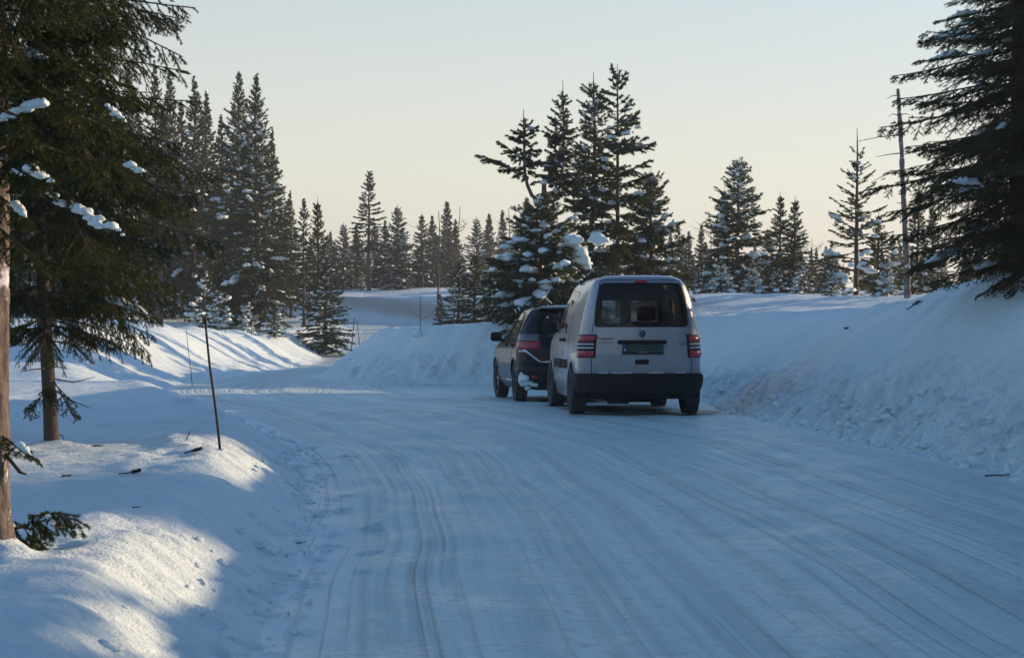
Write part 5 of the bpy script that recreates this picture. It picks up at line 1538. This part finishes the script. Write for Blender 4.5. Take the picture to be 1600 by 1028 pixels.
def build_hatch():
    V0 = empty('parked_hatchback', (0, 0, 0))
    tag(V0, 'dark blue hatchback parked ahead of the van, snow on its roof and bumper', 'car')
    sh = Shell([(.20, .76, -.62, 3.30, .18, .35), (.30, .82, -.70, 3.38, .22, .38), (.45, .855, -.745, 3.43, .26, .42), (.60, .868, -.76, 3.42, .28, .45), (.75, .866, -.755, 3.34, .28, .48), (.85, .860, -.74, 3.12, .28, .5),
                (.93, .846, -.715, 2.72, .27, .5), (1.00, .826, -.68, 2.30, .26, .48), (1.06, .802, -.645, 2.10, .25, .46), (1.18, .745, -.575, 1.84, .24, .4), (1.30, .688, -.50, 1.54, .22, .34), (1.39, .640, -.44, 1.28, .20, .3),
                (1.45, .590, -.39, 1.06, .18, .28), (1.485, .52, -.34, .90, .16, .25), (1.505, .42, -.26, .78, .14, .2), (1.515, .26, -.12, .66, .1, .15), (1.518, .05, .1, .5, .03, .03)], bow=.10)
    b = sh.bm()
    win = rrect([(-.58, 1.02), (.58, 1.02), (.545, 1.2), (.465, 1.42), (-.465, 1.42), (-.545, 1.2)], [.06, .06, .04, .06, .06, .04], 4)
    cut(b, 'y', rrect([(-.62, .60), (.62, .60), (.62, .98), (.50, 1.45), (-.50, 1.45), (-.62, .98)], .05, 3), lambda f, q: f.normal.y < -.3, 1)
    cut(b, 'y', win, lambda f, q: f.normal.y < -.3, 2)
    cut(b, 'y', rrect([(-.60, 1.05), (.60, 1.05), (.48, 1.43), (-.48, 1.43)], .05, 4), lambda f, q: f.normal.y > .2 and q.y > .3, 3)
    fw = rrect([(.98, 1.02), (1.95, 1.00), (1.72, 1.16), (1.25, 1.40), (.98, 1.43)], .035, 3)
    rw = rrect([(.02, 1.06), (.92, 1.03), (.92, 1.43), (.40, 1.42), (.12, 1.28)], .035, 3)
    for i, sg in enumerate((-1, 1)):
        cut(b, 'x', fw, lambda f, q: f.normal.x * sg > .3, 4 + 2 * i); cut(b, 'x', rw, lambda f, q: f.normal.x * sg > .3, 5 + 2 * i)
        for yy_ in (0, 2.60): cut(b, 'x', arch(yy_, .325, .365), SIDE(sg), 9)
    bmesh.ops.delete(b, geom=[f for f in b.faces if f.material_index == 9], context='FACES')
    part('body', split(b, 0), 'navy', V0)
    tg = part('tailgate', split(b, 1), 'navy', V0); part('seam', rim_of(b, 1, .005), 'ink', tg)
    part('rear_window', split(b, 2), 'glass', tg); part('windscreen', split(b, 3), 'glass_clear', V0)
    for i in range(4):
        w = part('side_window', split(b, 4 + i), 'glass_clear', V0); part('window_trim', rim_of(b, 4 + i, .009), 'ink', w)
    for sg in (-1, 1):
        def onside(y, z):
            w_, yr, yf, rr, rf = sh.row(z); f2 = (y + .8) / 4.3
            x = w_ * (1 - .045 * max(0, (f2 - .75) / .25) ** 2 - .035 * max(0, (.25 - f2) / .25) ** 2)
            return (sg * (x + .001), y, z)
        g = Geo()
        for line in ([(.95, .28), (.95, .7), (.95, 1.02)], [(2.12, .3), (2.16, .6), (2.10, .95)], [(.38, .66), (.16, .86), (.05, 1.04)]):
            g.tube([onside(*q) for q in line], .0045, 4)
        part('door_seam', g, 'ink', V0)
        for yy_ in (1.08, .25): part('door_handle', rounded_box((onside(yy_, .90)[0] + sg * .016, yy_, .90), (.04, .17, .035), .014), 'navy', V0)
        g = Geo(); g.tube([onside(.42, .335), onside(1.2, .325), onside(2.2, .335)], .016, 6); part('sill_strip', g, 'chrome', V0)
        mirror(V0, sg * .82, 1.92, 1.04, sg, 'plastic')
        for yy_ in (0, 2.60):
            g = Geo(); Vv = []
            for i in range(17):
                a = -.25 + (math.pi + .5) * i / 16
                for xx in (.28, .82): Vv.append((sg * xx, yy_ + .372 * math.cos(a), .325 + .372 * math.sin(a)))
            g.add(Vv, None, [[2 * i, 2 * i + 1, 2 * i + 3, 2 * i + 2] for i in range(16)])
            Vv = [(sg * .28, yy_, .2)] + [(sg * .28, yy_ + .372 * math.cos(-.25 + (math.pi + .5) * i / 16), .325 + .372 * math.sin(-.25 + (math.pi + .5) * i / 16)) for i in range(17)]
            g.add(Vv, [[0, i + 1, i + 2] for i in range(16)])
            part('wheel_housing', g, 'under', V0)
            g = Geo(); P = []
            for i in range(15):
                a = .05 + (math.pi - .1) * i / 14
                x, y, z = onside(yy_ + .368 * math.cos(a), .325 + .368 * math.sin(a)); P.append((x - sg * .004, y, z))
            g.tube(P, .016, 6); part('arch_lip', g, 'navy', V0)
        lp = part('tail_light', sh.patch(.94, 2.07, .83, .955, sg, .022, 14, 6), 'red_lens', V0)
        part('clear_lens', sh.patch(.98, 2.05, .958, 1.065, sg, .020, 14, 6), 'smoked_lens', lp)
        part('reflector', rounded_box((sg * .60, -.70, .40), (.13, .03, .045), .015), 'red_lens', V0)
    # bumper
    g = Geo(); Vv = []; Q = []
    ps = list(np.linspace(-2.08, 2.08, 49)); prof = [(.25, -.03), (.28, .01), (.36, .030), (.46, .036), (.54, .030), (.585, .012), (.60, -.012)]
    for p in ps:
        sg = 1 if p >= 0 else -1
        for z, off in prof:
            a = sh.pt(abs(p), z, sg); e = .01
            du = sh.pt(abs(p) + e, z, sg) - sh.pt(max(abs(p) - e, 0), z, sg); nn = Vector((du.y, -du.x, 0)) * sg; nn.normalize()
            if abs(p) < 1e-6: nn = Vector((0, -1, 0))
            Vv.append(tuple(a + nn * off))
    m = len(prof)
    for i in range(len(ps) - 1):
        for j in range(m - 1): Q.append([i * m + j, (i + 1) * m + j, (i + 1) * m + j + 1, i * m + j + 1])
    g.add(Vv, None, Q)
    bp = part('rear_bumper', g, 'navy', V0)
    # snow left lying: bumper ledge, spray behind the wheel, roof
    g = Geo()
    P = [tuple(sh.pt(p, .80 - .17 * min(1, max(0, 1.4 - p) / .5), -1) + Vector((-.012, -.022, 0))) for p in np.linspace(1.75, .55, 16)]
    snow_roll(g, P, np.concatenate([np.full(8, .020), np.full(8, .013)]), np.random.default_rng(5), 7, .8)
    g2 = Geo()
    rg = np.random.default_rng(6)
    for p, z, r in [(1.75, .31, .06), (1.60, .36, .075), (1.6, .28, .07), (1.45, .30, .07), (1.5, .22, .06), (1.3, .29, .05), (1.15, .27, .04), (1.0, .26, .035), (1.70, .40, .04), (1.58, .44, .035)]:
        q = sh.pt(p, z, -1); snow_lump(g2, (q.x - .0, q.y - .025, q.z), r, rg, 1.1)
    part('snow_ledge', g, 'car_snow', bp); part('snow_spatter', g2, 'car_snow', bp)
    g = Geo(); Vv = []; Q = []
    n1, n2 = 22, 16
    for j in range(n1 + 1):
        for i in range(n2 + 1):
            fx = i / n2 * 2 - 1; y = -.20 + .85 * j / n1
            hw = .48
            edge = min(1, (1 - abs(fx)) * 4, j / 4, (n1 - j) / 4)
            x = fx * hw
            top = 1.516 - .045 * (abs(x) / .5) ** 2.5 - .02 * max(0, (.05 - y) / .25) ** 2
            Vv.append((x, y, top - .01 + .028 * max(0, edge) ** .5 * (1 + .4 * float(fbm(np.array([x * 5.0]), np.array([y * 5.0]), 2)[0]))))
    for j in range(n1):
        for i in range(n2): Q.append([j * (n2 + 1) + i, j * (n2 + 1) + i + 1, (j + 1) * (n2 + 1) + i + 1, (j + 1) * (n2 + 1) + i])
    g.add(Vv, None, Q); part('roof_snow', g, 'car_snow', V0)
    part('spoiler', rounded_box((0, -.37, 1.465), (1.0, .16, .03), .013), 'navy', tg)
    g = Geo(); g.tube([(0, -.70, 1.0), (.12, -.665, 1.04), (.34, -.64, 1.06)], [.012, .009, .006], 5); part('rear_wiper', g, 'plastic', tg)
    part('plate_recess', rounded_box((0, -.775, .78), (.56, .03, .13), .012), 'plastic', tg)
    seat(V0, -.37, 1.05, .40); seat(V0, .37, 1.05, .40)
    s = part('seat', rounded_box((0, .12, .72), (1.25, .16, .55), .06, 3), 'seat', V0)
    for x in (-.4, .4): part('headrest', rounded_box((x, .08, 1.06), (.26, .10, .15), .04, 3), 'seat', s)
    part('dashboard', rounded_box((0, 1.95, .88), (1.3, .45, .22), .08, 3), 'cabin', V0)
    g = Geo(); g.box((0, 1.2, .24), (1.15, 3.7, .10)); g.tube([(-.7, 0, .30), (.7, 0, .30)], .04, 8); part('underbody', g, 'under', V0)
    g = Geo(); g.tube([(-.35, 0, .2), (-.35, -.6, .22)], .03, 8); part('exhaust', g, 'under', V0)
    for sg in (-1, 1):
        wheel(V0, sg * .76, 0, .315, .19, sg, 7); wheel(V0, sg * .76, 2.60, .315, .19, sg, 7, steer=.05)
    b.free()
    return V0

def set_car(o, xc, yc, dxf, wb):
    """stand a car with its rear axle centre over a point, heading so that the front axle lies dxf to the side; pitch from the ground under it"""
    yaw = math.atan2(-dxf, wb)
    yf = yc + math.sqrt(wb * wb - dxf * dxf); xf = xc + dxf
    zr_ = float(np.interp(yc, [24, 27, 36], [0.0, -.05, -.30])); zf_ = float(np.interp(yf, [24, 27, 36], [0.0, -.05, -.30]))
    o.rotation_euler = (math.atan2(zf_ - zr_, wb), 0, yaw)
    o.location = (xc, yc, zr_ + .008)
VAN = build_van(); set_car(VAN, 1.615, 25.6, -.21, 2.682)
HATCH = build_hatch(); set_car(HATCH, .88, 30.75, -.31, 2.60)

# ------------------------------------------------------------------ roadside stakes, saplings, twigs
M['stake'] = simple('stake_black', (0.012, 0.012, 0.012), 0.6)
M['stake_wood'] = simple('stake_wood', (0.07, 0.05, 0.035), 0.8)
def stake(px0, py0, px1, py1, D, r, mat, label, cat='stake', group=None):
    a = at(px0, py0, D); z = ground(a[0], a[1])
    b = at(px1, py1, D)
    o = empty('snow_stake', (a[0], a[1], z))
    g = Geo(); e = np.array([b[0] - a[0], 0, b[2] - z])
    g.tube([-.12 * e, .3 * e + [.004, 0, 0], .65 * e + [-.004, 0, 0], e], [r, r, r * .92, r * .8], 8)
    link('stick', g.mesh('stick'), M[mat], o)
    g = Geo(); g.tube([e * .985, e * 1.006], [r * 1.05, r * .9], 8)
    link('end_cap', g.mesh('end_cap'), M[mat], o)
    g = Geo(); rg = np.random.default_rng(int(px0))
    for k in range(7):
        th = k * .9; snow_lump(g, (math.cos(th) * r * 3, math.sin(th) * r * 3, -.005), r * rg.uniform(1.6, 3), rg, .45, 5, 7)
    link('snow_collar', g.mesh('snow_collar'), M['tree_snow'], o)
    tag(o, label, cat, group)
    return o
ST = 'marker stakes along the road'
stake(343, 710, 320, 497, 14.8, .0105, 'stake', 'black marker stake leaning on the crest of the near left bank', group=ST)
stake(300, 556, 291, 516, 40.5, .007, 'stake_wood', 'thin stake on the face of the sunlit bank', group=ST)
stake(547, 534, 554, 497, 66, .018, 'stake_wood', 'slanting stake where the road disappears behind the bank', group=ST)
stake(562, 520, 558, 501, 72, .016, 'stake_wood', 'short thin stake just right of the slanting one', group=ST)

def sapling(px, py, ptop, D, seed, label, arms=4, spread=.35, name='bare_sapling', r=.014, snowcap=True):
    rg = np.random.default_rng(seed)
    x = (px - 800) / FPX * D; z = ground(x, D); H = CAM[2] - (ptop - 456) / FPX * D - z
    o = empty(name, (x, D, z))
    g = Geo(); zz = np.linspace(-.1, H, 7); off = np.cumsum(rg.normal(0, .012 * H, (7, 2)), 0) - 0
    P = np.stack([off[:, 0], off[:, 1], zz], 1); g.tube(P, np.linspace(r, r * .3, 7), 6)
    link('trunk', g.mesh('trunk'), M['twig'], o)
    g = Geo()
    for k in range(arms):
        h = H * rg.uniform(.25, .8); a = rg.uniform(0, 6.28) if k > 1 else (0.1 if k else 3.0); L = spread * H * rg.uniform(.6, 1.2)
        p = np.array([np.interp(h, zz, P[:, 0]), np.interp(h, zz, P[:, 1]), h])
        m_ = p + np.array([math.cos(a) * L * .5, math.sin(a) * L * .5, L * .22]); e = p + np.array([math.cos(a) * L, math.sin(a) * L, L * .75])
        g.tube([p, m_, e], [r * .5, r * .35, r * .15], 4, False)
        for q in range(3):
            f = rg.uniform(.3, .9); s0 = m_ + (e - m_) * f; g.tube([s0, s0 + rg.normal(0, .10 * H, 3) * [1, 1, .3] + [0, 0, .06 * H]], [r * .2, r * .08], 3, False)
    link('branches', g.mesh('branches'), M['twig'], o)
    if snowcap:
        g = Geo(); snow_lump(g, (0, 0, -.03), .22, rg, .35); link('snow_load', g.mesh('snow_load'), M['tree_snow'], o)
    tag(o, label, 'sapling', 'bare saplings')
    return o
sapling(656, 512, 457, 44.6, 1, 'bare cross-shaped sapling on the crest of the bank left of the dark car', 3, .38, r=.012)
sapling(393, 540, 500, 62, 2, 'small bare sapling on the low shoulder below the thin spruces', 4, .3, snowcap=False)
sapling(352, 545, 505, 60, 4, 'short twiggy sapling standing in front of the tall stand', 5, .3, snowcap=False)
sapling(686, 510, 330, 96, 5, 'tall bare birch sapling rising among the far spruces', 16, .16, r=.06, snowcap=False)
sapling(795, 470, 325, 130, 6, 'thin leafless tree in the haze left of the crooked spruce', 18, .16, r=.07, snowcap=False)
sapling(712, 480, 322, 112, 11, 'slender bare birch right of the tall hazy spruce', 16, .14, r=.06, snowcap=False)
sapling(1108, 470, 330, 75, 12, 'thin bare birch left of the lone cone-shaped spruce', 14, .14, r=.03, snowcap=False)
sapling(1262, 470, 372, 80, 13, 'low leafless tree in the bright gap', 16, .2, r=.03, snowcap=False)
sapling(757, 512, 468, 47, 7, 'thin brown sapling stem at the foot of the shaded thicket', 4, .2, snowcap=False)
sapling(770, 508, 440, 48, 8, 'taller brown sapling stem before the shaded thicket', 4, .15, snowcap=False)

# young snow-buried spruces along the edges of the woods
proto('bush0', spruce(401, 1.6, .75, base=.03, spacing=.16, nb=7, power=.55, low=-10, top=45, n=14000, ln=.06, w=.018, sec=.08, snow=.7, snow2=.22, snow_r=.09, kr=7), 1.6)
proto('bush1', spruce(402, 1.9, .55, base=.03, spacing=.19, nb=6, power=.8, low=0, top=55, n=11000, ln=.06, w=.018, sec=.08, snow=.6, snow2=.2, snow_r=.08, kr=7, leader=.3), 1.9)
rg = np.random.default_rng(41)
for key in ('bush0', 'bush1'):
    t = PROTO[key][0]
    for k in range(3):
        a = rg.uniform(0, 6.28); h = rg.uniform(.1, .5); rr = .62 * (1 - h) + .05
        snow_lump(t.snow, (math.cos(a) * rr, math.sin(a) * rr, h * 1.5 + .05), rg.uniform(.09, .15), rg, .7)
BG = 'snow-buried young spruces at the wood edge'
for (px, tp, D, key, wd, lab) in [
    (318, 402, 66, 'bush1', 1.0, 'slim snow-buried spruce standing before the middle of the left stand'), (345, 458, 64, 'bush0', 1.2, 'round snowy bush at the foot of the left stand'),
    (205, 460, 58, 'bush0', 1.2, 'snowy bush with round white clumps left of the bare trunks'), 
    (385, 475, 64, 'bush0', 1.3, 'wide snowy bush under the full tall spruce'), (430, 468, 66, 'bush1', 1.5, 'snowy shrub right of the wide snowy bush'),
    
    (565, 432, 108, 'bush0', 1.3, 'snow-clumped bush below the tall thin spruce'), (530, 428, 109, 'bush1', 1.2, 'snowy young spruce left below the tall thin one'), (600, 430, 108, 'bush0', 1.2, 'snow-clumped bush right below the tall thin spruce'), (640, 440, 107, 'bush0', 1.0, 'snowy bush on the far slope crest'),
    (1125, 410, 52, 'bush0', 1.3, 'snowy bush at the left foot of the lone cone-shaped spruce'), (1175, 415, 52, 'bush0', 1.3, 'snowy bush at the right foot of the lone cone-shaped spruce'), (1212, 408, 52, 'bush1', 1.3, 'snowy shrub below the forked young spruce'),
    (1252, 418, 53, 'bush0', 1.3, 'snow-loaded bush in the bright gap'), (1298, 420, 49, 'bush0', 1.0, 'snowy bush left below the sparse young spruce'), (1385, 408, 48, 'bush0', 1.1, 'snow mound bush left of the dead birch'), (1424, 398, 47.5, 'bush1', 1.3, 'snowy shrub at the foot of the dead birch'), (1090, 418, 53, 'bush1', 1.2, 'snowy shrub right beside the van roof')]:
    stand(key, px, tp, D, lab, BG, wide=wd, name='snowy_bush', cat='bush')

# fallen twigs and bark on the snow
def twig(px, py, D, L, rz, seed, label, needle=False, thick=.008, up=.0):
    rg = np.random.default_rng(seed); x = (px - 800) / FPX * D; z = ground(x, D)
    o = empty('fallen_twig', (x, D, z + .004), rz)
    g = Geo(); P = np.array([(-L / 2, 0, .004), (-L * .15, rg.normal(0, .03) * L, .008 + up * .3), (L * .2, rg.normal(0, .06) * L, .006 + up * .7), (L / 2, 0, .012 + up)])
    g.tube(P, [thick, thick * .9, thick * .7, thick * .3], 5)
    link('stem', g.mesh('stem'), M['twig'], o)
    g = Geo()
    for k in range(4):
        f = rg.uniform(.2, .9); p = np.array([np.interp(f, np.linspace(0, 1, 4), P[:, c]) for c in range(3)])
        e = p + np.array([rg.uniform(.1, .3) * L, rg.choice([-1, 1]) * rg.uniform(.12, .3) * L, rg.uniform(.0, .12) * L])
        g.tube([p, e], [thick * .5, thick * .2], 4, False)
    link('side_shoots', g.mesh('side_shoots'), M['twig'], o)['kind'] = 'stuff'
    if needle:
        t = Tree(); t.P0.append(P[1:-1]); t.P1.append(P[2:]); K = np.array([[np.interp(f, np.linspace(0, 1, 4), P[:, c]) for c in range(3)] for f in (.5, .7, .85)])
        for s_ in (1, -1): t.P0.append(K); t.P1.append(K + np.array([.15 * L, s_ * .18 * L, .05 * L]))
        t.finish(500, .022, .006, rg)
        link('needles', t.crown.mesh('needles', False), M['needle'], o)
    tag(o, label, 'twig', 'twigs lying on the snow')
def ground_hit(px, py, d0=7.0, d1=60.0):
    D = np.arange(d0, d1, .1); x = (px - 800) / FPX * D; z = CAM[2] - (py - 456) / FPX * D
    k = np.nonzero(height(x, D)[0] >= z)[0]
    return float(D[k[0]]) if len(k) else d1
for (px, py, L, rz, nd, th, up, lab) in [
    (470, 853, .085, -.3, False, .006, .005, 'small dark twig lying at the edge of the road'),
    (1427, 487, .16, .6, True, .006, .05, 'broken twig with needles stuck in the high right bank'),
    (1560, 746, .22, .0, False, .008, .0, 'flat stick lying at the foot of the right bank'),
    (152, 699, .10, .1, False, .009, .0, 'small bark piece on the shaded snow right of the slim trunk'),
    (205, 747, .12, .2, True, .006, .01, 'needled twig on the snow right of the paired bark bits'),
    (190, 746, .06, .5, False, .006, .0, 'tiny bark bit beside the needled twig'),
    (104, 746, .10, .0, False, .008, .0, 'bark bit on the snow between the two left trunks'),
    (212, 803, .07, .1, False, .006, .0, 'tiny twig on the shaded snow halfway to the road'),
    (300, 711, .14, .3, True, .007, .02, 'dark needled twig on the crest beside the black stake'),
    (293, 690, .05, 1.3, False, .006, .05, 'tiny upright twig left of the black stake'),
    (1325, 515, .06, .0, False, .010, .0, 'dark lump half sunk in the right bank')]:
    D = ground_hit(px, py); twig(px, py, D, L * .72 * D / 12, rz, int(px + py), lab, nd, th * .7 * D / 12, up * D / 12)

# lumps broken off by the plough along the foot of the banks
def clods(name, edge, y0, y1, count, side, rmax, seed, label):
    rg = np.random.default_rng(seed); g = Geo()
    yy_ = rg.uniform(y0, y1, count); ex = np.interp(yy_, edge[:, 1], edge[:, 0])
    dd = np.abs(rg.normal(.18, .22, count)) - .15
    xx = ex + side * dd; zz_ = height(xx, yy_)[0]; rr = rmax * rg.uniform(.25, 1, count) ** 2.2 + .012
    for x, y, z, r in zip(xx, yy_, zz_, rr): snow_lump(g, (x, y, z - r * .25), r, rg, .8, 6, 8, .42)
    o = link(name, g.mesh(name), M['tree_snow']); o['kind'] = 'stuff'; o['label'] = label
mono = RP[(RP[:, 1] < 36)]; clods('snow_clods', mono, 11, 33, 760, 1, .062, 81, 'broken snow clods along the foot of the right bank')
mono = LP[(LP[:, 1] < 40)]; clods('snow_clods', mono, 7, 30, 420, -1, .024, 82, 'small snow crumbs along the foot of the left bank')

# ------------------------------------------------------------------ frosty air
def haze(density):
    g = Geo(); g.box((0, 0, 8.2), (1900, 1900, 20.5)); me = g.mesh('haze', False)
    m, n, l = newmat('frosty_air')
    n.remove(n['Principled BSDF'])
    v = n.new('ShaderNodeVolumePrincipled')
    v.inputs['Color'].default_value = (0.95, 0.96, 1.0, 1); v.inputs['Density'].default_value = density; v.inputs['Anisotropy'].default_value = 0.5
    l.new(v.outputs[0], n['Material Output'].inputs['Volume'])
    o = link('haze', me, m); o['kind'] = 'stuff'; o['label'] = 'thin frosty haze hanging over the whole clearing'
    return o
haze(0.0010)
